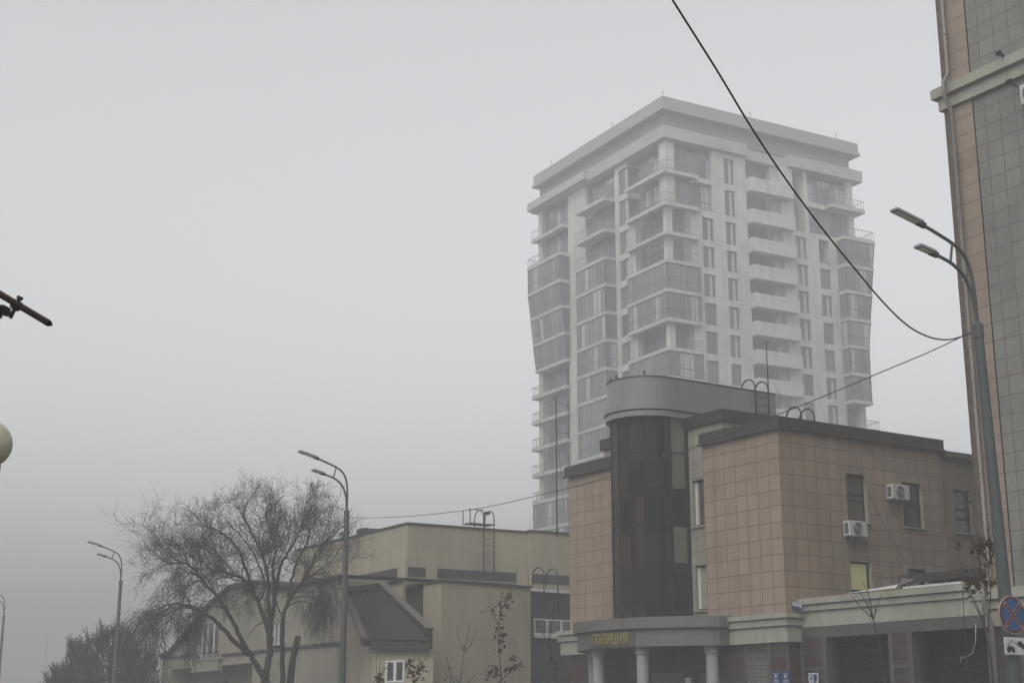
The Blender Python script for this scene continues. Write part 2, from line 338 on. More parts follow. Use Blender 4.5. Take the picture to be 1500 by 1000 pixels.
# ------------------------------------------------------------------ residential tower in the fog
def tower():
    T = thing('apartment_tower', 'tall pale apartment tower fading into the fog behind the police station', 'building', (16.95, 150, 0), R_(29.3))
    ZF = [59.9, 56.1, 52.7, 49.5, 46.2, 42.95, 39.7, 36.5, 33.25, 30.0, 26.7, 23.4, 20.1, 16.8]      # floor levels, top storey first
    ZT = 63.7; X1, Y1 = 27.3, 27.8; D = 1.6
    tops = [ZT] + ZF[:-1]
    wl = MB(); rc = MB()
    rc.box(D, X1 - .3, D, Y1 - .3, 16.0, ZT)                     # inner core, seen at the back of the loggias
    wl.box(0, X1, 0, Y1, 0, 16.5)
    # right-hand front (y = 0): piers between window columns, spandrels above and below the windows
    WR = [(4.8, 6.4, 2, 13), (8.1, 9.55, 0, 13), (18.1, 19.75, 2, 13), (21.6, 23.2, 3, 13)]
    piers = [(4.0, 4.8), (6.4, 8.1), (9.55, 11.2), (16.3, 18.1), (19.75, 21.6), (23.2, 24.4)]
    for a, b in piers:
        z1 = ZT
        if a in (4.0,): z1 = ZF[1]
        if a in (19.75, 23.2): z1 = ZF[1] - .4
        wl.box(a, b, 0, D + .05, 16.5, z1)
    wl.box(19.75, 20.3, 0, D + .05, ZF[1] - .4, ZT)
    win = MB(); pane = MB()
    wins = []
    for a, b, k0, k1 in WR:
        for k in range(k0, k1 + 1):
            z0 = ZF[k] + .1; z1 = tops[k] - .64
            wl.box(a, b, .002, D + .05, z1, tops[k] + .1)
            if k == k1: wl.box(a, b, .002, D + .05, 16.5, z0)
            wins.append(('R', a, b, z0, z1))
        if k0: wl.box(a, b, .002, D + .05, tops[k0] - .05, tops[k0] + .1)
    # left-hand front (x = 0)
    for a, b in ((7.0, 7.5), (9.4, 10.2), (16.5, 20.6)): wl.box(0, D + .05, a, b, 16.5, ZT if a != 7.0 else ZF[1])
    for k in range(0, 14):
        z0 = ZF[k] + .1; z1 = tops[k] - .64
        wl.box(.002, D + .05, 7.5, 9.4, z1, tops[k] + .1)
        wins.append(('L', 7.5, 9.4, z0, z1))
    wl.box(.002, D + .05, 7.5, 9.4, 16.5, ZF[13] + .1)
    # spandrels across open zones on the top two floors and slabs' backing
    for k in (0, 1):
        wl.box(4.0, 6.4, .0, D, ZF[k] - .45, ZF[k] + .1); wl.box(20.3, 26.9, .002, D, ZF[k] - .5, ZF[k] + .1)
    wl.box(.0, D, 20.6, Y1, 16.5, 20.0); 
    # columns of the corner loggia
    for k in range(14):
        wdt = 1.25 if k < 2 else .75
        if k not in (4, 5, 7, 9, 11, 13): wl.box(.02, wdt, .02, wdt, ZF[k] - .3, tops[k] - .1)
        if k in (2, 3, 6, 8, 10, 12):
            wl.box(.02, .8, 6.2, 7.1, ZF[k] - .3, tops[k] - .1); wl.box(3.3, 4.0, .02, D, ZF[k] - .3, tops[k] - .1)
    wl.box(X1 - .8, X1, 0, .8, 16.5, ZT); wl.box(0, .8, Y1 - .9, Y1, 16.5, ZT)
    wl.box(X1 - .4, X1 - .01, .8, Y1 - .02, 16.5, ZT); wl.box(.8, X1 - .4, Y1 - .4, Y1 - .01, 16.5, ZT)
    # balcony recess back piers and the wide white parapets
    par = []
    for k in range(14):
        wl.box(15.3, 16.3, .6, D, ZF[k], tops[k])
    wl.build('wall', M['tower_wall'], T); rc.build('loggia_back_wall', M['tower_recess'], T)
    pm = MB(); pm.box(11.1, 17.4, -1.0, .0, -.45, 1.15); pm.box(11.25, 17.25, -.85, .05, 1.15, 1.17)
    first = None
    for k in range(14):
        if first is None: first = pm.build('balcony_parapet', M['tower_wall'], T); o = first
        else: o = first.copy(); COL.objects.link(o)
        o.location = (0, 0, ZF[k])
    # windows: one mesh pair, copied for every opening
    def wmesh(wd, ht):
        f = MB(); p = MB()
        for a, b in ((0, .09), (wd * .48, wd * .52 + .02), (wd - .09, wd)): f.box(a, b, .0, .08, 0, ht)
        f.box(.09, wd - .09, .002, .078, 0, .08); f.box(.09, wd - .09, .002, .078, ht - .08, ht)
        p.box(.05, wd - .05, .03, .05, .05, ht - .05)
        c = MB(); c.box(wd * .55, wd * .8, .02, .03, .1, ht - .1)
        return f, p, c
    cache = {}
    for side, a, b, z0, z1 in wins:
        key = (round(b - a, 2), round(z1 - z0, 1))
        if key not in cache:
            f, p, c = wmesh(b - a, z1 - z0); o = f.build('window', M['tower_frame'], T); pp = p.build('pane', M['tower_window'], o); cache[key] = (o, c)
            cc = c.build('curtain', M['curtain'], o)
        else: o = copy_tree(cache[key][0], T)
        if random.random() < .55:
            for ch in list(o.children):
                if ch.name.startswith('curtain') and o is not cache[key][0]: bpy.data.objects.remove(ch)
        if side == 'R': o.location = (a, .22, z0)
        else: o.location = (.22, b, z0); o.rotation_euler = (0, 0, -math.pi / 2)
    # glazing builder: a curved or cornered run of panes with mullions, one part per storey
    def glaze(name, pts_bot, pts_top, z0, z1, pw=.86, mat='tower_glass', mid=True):
        gl = MB(); mu = MB()
        for (p, q), (p2, q2) in zip(zip(pts_bot, pts_bot[1:]), zip(pts_top, pts_top[1:])):
            A, B = Vector((*p, z0)), Vector((*q, z0)); A2, B2 = Vector((*p2, z1)), Vector((*q2, z1))
            gl.poly([A, B, B2, A2])
            n = max(1, round((B - A).length / pw))
            for i in range(n + 1):
                u = i / n; a0 = A.lerp(B, u); a1 = A2.lerp(B2, u); mu.tube([a0, a1], .055 if 0 < i < n else .085, 4)
            mu.tube([A + Vector((0, 0, .06)), B + Vector((0, 0, .06))], .07, 4); mu.tube([A2 - Vector((0, 0, .06)), B2 - Vector((0, 0, .06))], .07, 4)
            if mid:
                h = .36; mu.tube([A.lerp(A2, h), B.lerp(B2, h)], .05, 4)
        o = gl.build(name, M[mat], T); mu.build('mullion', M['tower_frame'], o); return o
    def rail(pts, z, h=1.1):
        r = MB()
        for p, q in zip(pts, pts[1:]):
            A, B = Vector((*p, z)), Vector((*q, z)); n = max(2, round((B - A).length / .45))
            r.tube([A + Vector((0, 0, h)), B + Vector((0, 0, h))], .04, 4); r.tube([A + Vector((0, 0, .12)), B + Vector((0, 0, .12))], .03, 4)
            for i in range(n + 1): a = A.lerp(B, i / n); r.tube([a, a + Vector((0, 0, h))], .022 if i % 4 else .035, 4)
        r.build('railing', M['tower_rail'], T)
    def slab(pts, z, t=.34):
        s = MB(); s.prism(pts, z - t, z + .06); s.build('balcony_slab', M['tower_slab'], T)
    C = -.7
    for k in range(14):
        z, zt = ZF[k], tops[k]
        slab([(0, 0), (0, 7.1), (C, 7.1), (C, C), (4.0, C), (4.0, 0)], z)
        if k in (4, 5, 7, 9, 11, 13):
            glaze('corner_glazing', [(C + .12, 6.95), (C + .12, C + .12), (3.85, C + .12)], [(C + .12, 6.95), (C + .12, C + .12), (3.85, C + .12)], z + .06, zt - .34)
        elif k < 2:
            glaze('loggia_window', [(.9, 6.2), (.9, 1.25)], [(.9, 6.2), (.9, 1.25)], z + .1, zt - .5)
            glaze('loggia_window', [(1.25, .5), (6.4, .5)], [(1.25, .5), (6.4, .5)], z + .15, zt - .5)
            rail([(C + .05, 7.0), (C + .05, C + .05), (3.9, C + .05)], z + .06)
        else:
            rail([(C + .05, 7.0), (C + .05, 5.8)], z + .06); rail([(2.6, C + .05), (3.9, C + .05)], z + .06)
            rail([(.1, 5.8), (.1, .8)], z + .06); rail([(.8, .1), (3.3, .1)], z + .06)
            glaze('loggia_window', [(1.5, 5.4), (1.5, 2.2)], [(1.5, 5.4), (1.5, 2.2)], z + .1, zt - .6, 1.0, 'tower_window')
    # middle bay of the left front
    for k in range(14):
        z, zt = ZF[k], tops[k]
        if k < 3: slab([(0, 10.2), (0, 16.5), (-1.55, 16.5), (-1.55, 10.2)], z)
        else: slab([(0, 10.2), (0, 16.5), (-1.55, 16.5), (-1.55, 10.2)], z)
        if k >= 3 - 0:
            glaze('bay_glazing', [(-1.45, 16.4), (-1.45, 10.3), (0, 10.3)], [(-1.45, 16.4), (-1.45, 10.3), (0, 10.3)], z + .06, zt - .34, .86, 'tower_glass', k in (3, 6, 9))
        else:
            glaze('loggia_window', [(.5, 16.5), (.5, 10.2)], [(.5, 16.5), (.5, 10.2)], z + .1, zt - .5)
            if k: rail([(-1.5, 16.4), (-1.5, 10.3), (0, 10.3)], z + .06)
    # leaning bay at the far left end, open balconies below it
    def pl(z): return max(.6, min(1.5, .6 + (z - 42.9) * .09))
    for k in range(14):
        z, zt = ZF[k], tops[k]
        if k < 1:
            slab([(0, 20.6), (0, 27.8), (-.8, 28.3), (-.8, 20.6)], z); glaze('loggia_window', [(.5, 27.2), (.5, 20.6)], [(.5, 27.2), (.5, 20.6)], z + .1, zt - .4); rail([(-.7, 28.2), (-.7, 26.5)], z + .06)
        elif k < 6 and k >= 2:
            p0, p1 = pl(z), pl(zt); e0, e1 = 27.4 + p0 * .45, 27.4 + p1 * .45
            slab([(0, 20.3), (.9, e0), (-p0, e0), (-p0, 20.3)], z)
            glaze('bay_glazing', [(.8, e0 - .1), (-p0 + .1, e0 - .1), (-p0 + .1, 20.4), (0, 20.4)], [(.8, e1 - .1), (-p1 + .1, e1 - .1), (-p1 + .1, 20.4), (0, 20.4)], z + .06, zt - .34)
        elif k == 1:
            p0 = 1.5; slab([(0, 20.3), (.9, 28.1), (-p0, 28.1), (-p0, 20.3)], z); rail([(.8, 28.0), (-p0 + .1, 28.0), (-p0 + .1, 20.4)], z + .06)
            glaze('loggia_window', [(.5, 27.2), (.5, 20.6)], [(.5, 27.2), (.5, 20.6)], z + .1, zt - .4)
        else:
            slab([(0, 20.3), (0, 27.8), (.9, 28.4), (-.7, 28.4), (-.7, 20.3)], z)
            if k >= 11: glaze('bay_glazing', [(.8, 28.2), (-.6, 28.2), (-.6, 20.4), (0, 20.4)], [(.8, 28.2), (-.6, 28.2), (-.6, 20.4), (0, 20.4)], z + .06, zt - .34, .86, 'tower_glass', True)
            else:
                rail([(.8, 28.3), (-.62, 28.3), (-.62, 20.4)], z + .06)
                glaze('loggia_window', [(1.0, 26.8), (1.0, 23.0)], [(1.0, 26.8), (1.0, 23.0)], z + .1, zt - .5, 1.0, 'tower_window')
    # bay at the right-hand end
    def xr(z): return 27.3 + max(0, (z - 42.5) * .14)
    for k in range(14):
        z, zt = ZF[k], tops[k]
        if k == 0:
            slab([(22.9, -1.0), (28.2, -1.0), (28.2, .8), (22.9, 0)], z); rail([(23, -.9), (28.1, -.9), (28.1, .8)], z + .06)
            glaze('loggia_window', [(20.3, .5), (26.6, .5)], [(20.3, .5), (26.6, .5)], z + .15, zt - .5)
        elif k == 1:
            slab([(24.3, -1.3), (29.2, -1.3), (29.2, 1.6), (24.3, 0)], z); rail([(24.4, -1.2), (29.1, -1.2), (29.1, 1.5)], z + .06)
            glaze('loggia_window', [(20.3, .5), (26.6, .5)], [(20.3, .5), (26.6, .5)], z + .15, zt - .5)
        elif k < 8:
            a0, a1 = xr(z), xr(zt); slab([(24.3, -1.3), (a0, -1.3), (a0, 1.6), (24.3, 0)], z)
            glaze('bay_glazing', [(24.4, 0), (24.4, -1.2), (a0 - .1, -1.2), (a0 - .1, 1.5)], [(24.4, 0), (24.4, -1.2), (a1 - .1, -1.2), (a1 - .1, 1.5)], z + .06, zt - .34, 1.2, 'tower_glass', True)
        else:
            slab([(24.3, -.9), (28.6, -.9), (28.6, 1.6), (24.3, 0)], z); rail([(24.4, -.8), (28.5, -.8), (28.5, 1.5)], z + .06)
            glaze('loggia_window', [(24.6, 1.2), (26.4, 1.2)], [(24.6, 1.2), (26.4, 1.2)], z + .1, zt - .5, 1.0, 'tower_window')
    # white cornice, recessed grey band, roof fascia
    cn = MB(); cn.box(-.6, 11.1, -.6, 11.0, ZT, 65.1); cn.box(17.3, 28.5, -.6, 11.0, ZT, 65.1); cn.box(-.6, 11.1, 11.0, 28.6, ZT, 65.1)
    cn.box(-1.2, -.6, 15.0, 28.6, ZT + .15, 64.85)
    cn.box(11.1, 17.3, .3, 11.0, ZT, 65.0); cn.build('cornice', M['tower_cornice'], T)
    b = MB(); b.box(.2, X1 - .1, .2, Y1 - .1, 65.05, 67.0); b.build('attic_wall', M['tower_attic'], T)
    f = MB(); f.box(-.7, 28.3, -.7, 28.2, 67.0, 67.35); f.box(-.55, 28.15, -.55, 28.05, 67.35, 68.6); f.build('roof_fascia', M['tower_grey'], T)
    for (x, y) in ((-.2, -.2), (12, -.3), (25, -.3), (-.3, 10), (-.3, 24)):
        r = MB(); r.tube([(x, y, 68.5), (x, y, 69.5)], .03, 5); r.lathe([(.02, 0), (.10, .05), (.10, .14), (.02, .2)], (x, y, 69.1), 8); r.build('roof_light_mast', M['tower_grey'], T)
tower()

# ------------------------------------------------------------------ police station
PC = Vector((8.602, 46.0, 0)); PROT = R_(33)
eR, eL = azv(57), azv(-33)
def pl_local(px, py, x0=None, y0=None):
    d = ray(px, py); o = Vector((0, 0, CZ)) - PC
    t = (x0 - o.dot(eR)) / d.dot(eR) if x0 is not None else (y0 - o.dot(eL)) / d.dot(eL)
    q = o + d * t; return q.dot(eR), q.dot(eL), q.z
def project_local(x, y, z):
    q = PC + eR * x + eL * y + Vector((0, 0, z - CZ)); Dp = q.y * math.cos(PITCH) + q.z * math.sin(PITCH); V = q.z * math.cos(PITCH) - q.y * math.sin(PITCH)
    return 750 + F * q.x / Dp, 500 - F * V / Dp
def place_police(o): o.location = PC; o.rotation_euler = (0, 0, PROT); return o
CX, CY, CR = 2.0, 6.35, 4.5                 # canopy arc
def arc_pts(r, n=40, a0=None, a1=None):
    h = math.asin(3.73 / 4.5) if a0 is None else None
    a0 = math.pi - h if a0 is None else a0; a1 = math.pi + h if a1 is None else a1
    return [(CX + r * math.cos(a0 + (a1 - a0) * i / n), CY + r * math.sin(a0 + (a1 - a0) * i / n)) for i in range(n + 1)]
def police():
    P = place_police(thing('police_station', 'pink tiled police station with a dark glass stair cylinder and round porch', 'building'))
    X1, Y1 = 14.0, 11.75; ZB = 4.7
    rv = []; w = MB()
    WR = [(2.95, 3.9, 7.85, 9.45), (5.6, 6.6, 7.85, 9.38), (2.92, 3.9, 5.25, 6.55), (5.62, 6.55, 5.0, 6.45)]
    w.facade((0, 0), (1, 0), (0, -1), 0, 7.65, ZB, 10.65, WR, .22, rv)
    w.facade((0, 0), (0, 1), (-1, 0), 0, 3.77, ZB, 10.65)
    w.facade((0, 3.77), (1, 0), (0, 1), 0, .5, ZB, 10.65)
    w.facade((0, 0), (0, 1), (-1, 0), 7.85, Y1, ZB, 10.65)
    w.facade((0, Y1), (1, 0), (0, 1), 0, X1, 0, 10.65)
    w.build('pink_tiled_wall', M['pink'], P)
    p = MB(); PH = [(4.33, 4.95, 8.02, 9.62), (4.33, 4.95, 5.14, 6.67)]
    p.facade((.5, 0), (0, 1), (-1, 0), 3.25, 10.1, ZB, 11.5, PH, .2, rv)
    p.facade((.5, 3.25), (1, 0), (0, -1), 0, 6.8, 10.4, 11.5); p.facade((.5, 10.1), (1, 0), (0, 1), 0, 6.8, 10.4, 11.5)
    p.build('pale_tiled_wall', M['pale_tile'], P)
    for q in rv: q.build('window_reveal', M['beige'], P)
    co = MB(); co.box(.25, 7.6, .25, 3.7, 0, 10.9); co.box(.75, 7.2, 3.3, 10.0, 0, 11.45); co.box(.3, 7.2, 7.9, Y1 - .1, 0, 10.9); co.box(7.2, X1, .6, Y1 - .1, 0, 10.3)
    co.build('roof_deck', M['roof_felt'], P)
    c = MB()                                                    # dark coping round the parapets
    c.box(-.12, .3, -.12, 3.82, 10.63, 11.03); c.box(.3, 7.75, -.12, .3, 10.63, 11.03); c.box(7.4, 7.75, .3, 3.7, 10.63, 11.03)
    c.box(-.12, .3, 7.9, Y1 + .12, 10.63, 11.03); c.box(.3, 7.2, Y1 - .3, Y1 + .12, 10.63, 11.03)
    c.box(.38, .8, 3.13, 10.22, 11.48, 11.9); c.box(.8, 7.3, 3.13, 3.5, 11.48, 11.9); c.box(.8, 7.3, 9.85, 10.22, 11.48, 11.9)
    c.box(-.16, -.12, -.16, 3.86, 10.6, 10.68); c.box(-.12, 7.8, -.16, -.12, 10.6, 10.68); c.box(-.17, -.12, 7.9, Y1 + .16, 10.58, 10.66)
    c.build('coping', M['coping'], P, bevel=.015)
    # plastered wing to the right
    b = MB(); rv2 = []
    b.facade((7.65, .06), (1, 0), (0, -1), 0, 6.4, 0, 10.45, [(.62, 1.55, 7.85, 9.35), (3.2, 4.1, 7.85, 9.35)], .22, rv2)
    b.build('plastered_wing_wall', M['beige_plaster'], P); [q.build('window_reveal', M['beige_plaster'], P) for q in rv2]
    e = MB(); e.box(7.76, X1, -.12, .5, 10.45, 10.66); e.build('wing_coping', M['granite_grey'], P)
    # windows: dark frame, panes
    def window(x, y, z0, z1, axis, wd, mat, bars, reflect=None):
        f = MB(); g = MB(); t = .06
        def bx(m, a0, a1, d0, d1, b0, b1):
            if axis == 'R': m.box(x + a0, x + a1, y + d0, y + d1, b0, b1)
            else: m.box(x + d0, x + d1, y + a0, y + a1, b0, b1)
        bx(f, 0, t, 0, .07, z0, z1); bx(f, wd - t, wd, 0, .07, z0, z1); bx(f, t, wd - t, .003, .067, z0, z0 + t); bx(f, t, wd - t, .003, .067, z1 - t, z1)
        for hz in bars: bx(f, t, wd - t, .006, .064, z0 + hz - .04, z0 + hz + .04)
        bx(g, .02, wd - .02, .025, .045, z0 + .02, z1 - .02)
        o = f.build('window', M['dark_frame'], P); g.build('pane', M[mat], o); return o
    window(2.95, .15, 7.85, 9.45, 'R', .95, 'dark_glass', (.72, .92)); window(5.6, .15, 7.85, 9.38, 'R', 1.0, 'dark_glass', (.78, .95))
    o = window(2.92, .15, 5.25, 6.55, 'R', .98, 'dark_glass', (.35,))
    l = MB(); l.box(2.98, 3.82, .168, .172, 5.62, 6.5); l.build('lit_blind', M['lit'], o)
    o = window(5.62, .15, 5.0, 6.45, 'R', .93, 'dark_glass', (.6,)); l = MB(); l.box(5.7, 6.3, .168, .172, 5.5, 6.38); l.build('blind', M['blind'], o)
    window(8.27, .21, 7.85, 9.35, 'R', .93, 'dark_glass', (.5, .85)); window(10.85, .21, 7.85, 9.35, 'R', .9, 'dark_glass', (.5, .85))
    window(.64, 4.33, 8.02, 9.62, 'L', .62, 'dark_glass', ()); o = window(.64, 4.33, 5.14, 6.67, 'L', .62, 'dark_glass', ())
    l = MB(); l.box(.655, .66, 4.42, 4.86, 5.2, 6.6); l.build('blind', M['blind'], o)
    for (x0, x1, z0, z1) in WR[:3]: sl = MB(); sl.box(x0 - .06, x1 + .1, -.07, .1, z0 - .05, z0 - .005); sl.build('window_sill', M['beige'], P)
    for (a, b_, z0, z1) in PH: sl = MB(); sl.box(.42, .6, a - .06, b_ + .06, z0 - .05, z0 - .005); sl.build('window_sill', M['beige'], P)
    sl = MB(); sl.box(8.2, 9.25, -.05, .1, 7.79, 7.845); sl.build('window_sill', M['beige'], P)
    for (a, b_, z0, z1) in PH: fr = MB(); fr.box(.6, .72, b_ - .16, b_ - .03, z0 + .06, z1 - .06); fr.build('window_post', M['white_frame'], P)   # white inner post
    # stair cylinder
    xc, yc, r = -.25, 6.5, 1.3
    seg = [(.5, yc - r), (xc, yc - r)] + [(xc - r * math.sin(a), yc - r * math.cos(a)) for a in [math.pi * i / 8 for i in range(1, 8)]] + [(xc, yc + r), (.5, yc + r)]
    zs = [4.7, 5.42, 6.75, 8.05, 9.33, 10.62, 11.9]
    gl = MB(); mu = MB(); sps = []
    for i, (p, q) in enumerate(zip(seg, seg[1:])):
        for k, (z0, z1) in enumerate(zip(zs, zs[1:])):
            tl = [random.uniform(-.010, .010) for _ in range(4)]
            nx, ny = (q[1] - p[1]), -(q[0] - p[0]); L = math.hypot(nx, ny); nx /= -L; ny /= -L
            pts = [(p[0] + nx * tl[0], p[1] + ny * tl[0], z0), (q[0] + nx * tl[1], q[1] + ny * tl[1], z0), (q[0] + nx * tl[2], q[1] + ny * tl[2], z1), (p[0] + nx * tl[3], p[1] + ny * tl[3], z1)]
            if i == 0 and k in (5, 4, 2): sp = MB(); sp.poly(pts[::-1]); sps.append(sp)
            else: gl.poly(pts[::-1])
        mu.tube([(p[0], p[1], 4.7), (p[0], p[1], 11.9)], .024, 6)
        for z in zs[1:-1]: mu.tube([(p[0], p[1], z), (q[0], q[1], z)], .026, 6)
    sg = gl.build('stair_glazing', M['cyl_glass'], P); mu.build('mullion', M['dark_frame'], sg); [q.build('pale_pane', M['wall_image'], sg) for q in sps]
    po = MB(); po.box(.40, .54, yc - r - .10, yc - r + .03, 4.7, 11.87); po.box(-.32, -.22, yc - r - .03, yc - r + .03, 4.7, 11.87); po.build('corner_post', M['dark_frame'], sg)
    # metal drum over the cylinder
    def stadium(rr, xe, n=24): return [(xe, yc + rr)] + [(xc + rr * math.cos(a), yc + rr * math.sin(a)) for a in [math.pi / 2 + math.pi * i / n for i in range(n + 1)]] + [(xe, yc - rr)]
    d = MB(); d.prism(stadium(1.40, 4.8), 12.33, 13.28); dr = d.build('roof_drum', M['drum'], P)
    d = MB(); d.prism(stadium(1.53, 4.8), 12.10, 12.30); d.prism(stadium(1.36, 4.8), 12.30, 12.33); d.prism(stadium(1.38, 4.8), 12.06, 12.10); d.prism(stadium(1.47, 4.8), 11.86, 12.06); d.build('drum_ring', M['drum'], dr)
    d = MB(); d.prism(stadium(1.43, 4.82), 13.28, 13.31); d.build('drum_cap', M['granite_grey'], dr)
    for (x, y, h) in ((-1.2, 7.3, .25), (-.9, 7.4, .45), (-.2, 6.6, .55)):
        d = MB(); d.tube([(x, y, 13.3), (x, y, 13.3 + h)], .03, 6); d.build('vent_pipe', M['steel'], P)
    # stepped beige cornice above the ground floor
    k = MB(); k2 = MB()
    for (z0, z1, o) in ((3.88, 4.34, .10), (4.34, 4.38, .06), (4.38, 4.58, .18), (4.58, 4.61, .12), (4.61, 4.76, .26)):
        k.box(-o, .2, -o, 2.9, z0, z1); k2.box(-o, .2, 9.6, Y1 + .4 + o, z0, z1); k.box(.2, 1.0, -o, .2, z0, z1); k2.box(.2, 3, Y1, Y1 + .4 + o, z0, z1)
    k.build('ground_floor_cornice', M['beige'], P); k2.build('ground_floor_cornice', M['beige'], P)
    gf = MB(); rv3 = []
    gf.facade((.02, 0), (0, 1), (-1, 0), 0.03, Y1, 0, 3.95, [(.95, 1.85, 1.4, 3.42), (3.2, 4.6, 0, 3.1), (5.2, 7.4, 0, 3.1), (10.0, 10.7, 1.2, 3.0)], .25, rv3)
    gf.facade((.02, .03), (1, 0), (0, -1), 0, 2, 0, 3.95)
    gf.build('granite_ground_floor', M['granite'], P); [q.build('granite_reveal', M['granite_grey'], P) for q in rv3]
    tr = MB()
    for (y0, y1) in ((.0, .06), (.78, .95), (1.85, 2.02)): tr.box(-.02, .03, y0, y1, 0, 3.86)
    tr.box(-.018, .03, .95, 1.85, 3.42, 3.6); tr.build('granite_trim', M['granite_grey'], P)
    for (y0, y1, z0, z1, nm) in ((.95, 1.85, 1.4, 3.42, 'window_pane'), (3.2, 4.6, 0, 3.1, 'door_pane'), (5.2, 7.4, 0, 3.1, 'door_pane'), (10, 10.7, 1.2, 3, 'window_pane')): g = MB(); g.box(.22, .24, y0, y1, z0, z1); g.build(nm, M['dark_glass'], P)
    g = MB(); g.box(.0, .03, 4.75, 5.05, 2.55, 2.9); g.build('door_plate', M['white_frame'], P)
    gr = MB()
    for i in range(13): y = .97 + i * .073; gr.tube([(.0, y, 1.4), (.0, y, 3.42)], .008, 4)
    for i in range(6):
        for j in range(6):
            y0, z0 = .97 + i * .146, 2.0 + j * .24
            gr.tube([(.0, y0, z0), (-.01, y0 + .073, z0 + .12), (.0, y0 + .146, z0)], .007, 4); gr.tube([(.0, y0, z0 + .24), (-.01, y0 + .073, z0 + .12), (.0, y0 + .146, z0 + .24)], .007, 4)
    gr.build('window_grille', M['galv'], P)
    # round porch: lip, fascia, soffit, columns
    a = arc_pts(CR); a2 = arc_pts(CR + .14); a3 = arc_pts(CR - .03); ai = arc_pts(CR - .5)
    def band(o, z0, z1): return [(.0, o[0][1])] + o + [(.0, o[-1][1])]
    c = MB(); c.prism(band(a, 0, 0), 3.86, 4.40); cp = c.build('porch_roof', M['canopy'], P)
    c = MB(); c.prism(band(a3, 0, 0), 4.40, 4.44); c.prism(band(a2, 0, 0), 4.44, 4.80); c.build('roof_lip', M['canopy'], cp)
    for az_ in (184, 218, 252, 286):
        # normals measured as azimuth in world; turn into local angle
        dx, dy = math.sin(R_(az_)), math.cos(R_(az_)); v = Vector((dx, dy, 0)); lx, ly = v.dot(eR), v.dot(eL)
        x, y = CX + 4.02 * lx, CY + 4.02 * ly
        m = MB(); m.lathe([(.235, 0), (.235, .3), (.205, .34), (.205, 3.6), (.25, 3.64), (.25, 3.86)], (x, y, 0), 20); m.build('porch_column', M['column'], P, smooth=False)
police()

# things fixed on the police station
def text_mesh(body, size, depth=.02, bold=0.0):
    cu = bpy.data.curves.new('letters', 'FONT'); cu.body = body; cu.size = size; cu.extrude = depth / 2; cu.align_x = 'CENTER'; cu.align_y = 'CENTER'; cu.resolution_u = 3; cu.offset = bold
    o = bpy.data.objects.new('letters', cu); COL.objects.link(o)
    dg = bpy.context.evaluated_depsgraph_get(); me = bpy.data.meshes.new_from_object(o.evaluated_get(dg)); bpy.data.objects.remove(o)
    return me
def text_part(body, size, mat, parent, M4, depth=.02, name='letter', bold=0):
    me = text_mesh(body, size, depth); me.materials.clear(); me.materials.append(mat); me.transform(M4)
    o = bpy.data.objects.new(name, me); COL.objects.link(o); o.parent = parent; return o
def frame_mat(pos, right, up):
    r = Vector(right).normalized(); u = Vector(up).normalized(); n = r.cross(u)
    m = Matrix(((r.x, u.x, n.x, pos[0]), (r.y, u.y, n.y, pos[1]), (r.z, u.z, n.z, pos[2]), (0, 0, 0, 1))); return m
def police_sign():
    S = place_police(thing('sign', 'yellow raised letters on the curved grey fascia of the round porch', 'sign'))
    # where the lettering starts and ends on the arc, from the photograph
    def ang(px, r=CR):
        best = min((abs(project_local(CX + r * math.cos(t), CY + r * math.sin(t), 4.12)[0] - px), t) for t in [math.pi - .97 + i * .002 for i in range(970)])
        return best[1]
    t0, t1 = ang(870), ang(923); b = MB(); rr = CR + .03
    ta, tb = ang(866), ang(930)
    n = 14; pts = [(CX + rr * math.cos(ta + (tb - ta) * i / n), CY + rr * math.sin(ta + (tb - ta) * i / n)) for i in range(n + 1)]
    pin = [(CX + (rr - .025) * math.cos(ta + (tb - ta) * i / n), CY + (rr - .025) * math.sin(ta + (tb - ta) * i / n)) for i in range(n + 1)]
    for i in range(n):
        q = [pts[i], pts[i + 1], pin[i + 1], pin[i]]
        b.prism(q if (pts[i + 1][0] - pts[i][0]) * (pin[i][1] - pts[i][1]) - (pts[i + 1][1] - pts[i][1]) * (pin[i][0] - pts[i][0]) > 0 else q[::-1], 3.90, 4.36)
    b.build('backing_board', M['granite_grey'], S)
    word = 'ПОЛИЦИЯ'
    for i, ch in enumerate(word):
        t = t0 + (t1 - t0) * (i + .5) / len(word); c, s = math.cos(t), math.sin(t)
        right = Vector((-s, c, 0)) * (1 if t1 > t0 else -1)
        me = text_mesh(ch, .50, .03, .008); xs = [v.co.x for v in me.vertices]; wd = max(xs) - min(xs); sp_ = abs(t1 - t0) * CR / len(word) * .84
        me.transform(Matrix.Diagonal((min(1.25, sp_ / wd), 1, 1, 1))); me.materials.clear(); me.materials.append(M['letters'])
        me.transform(frame_mat((CX + (CR + .05) * c, CY + (CR + .05) * s, 4.12), right, (0, 0, 1))); o = bpy.data.objects.new('letter', me); COL.objects.link(o); o.parent = S
police_sign()
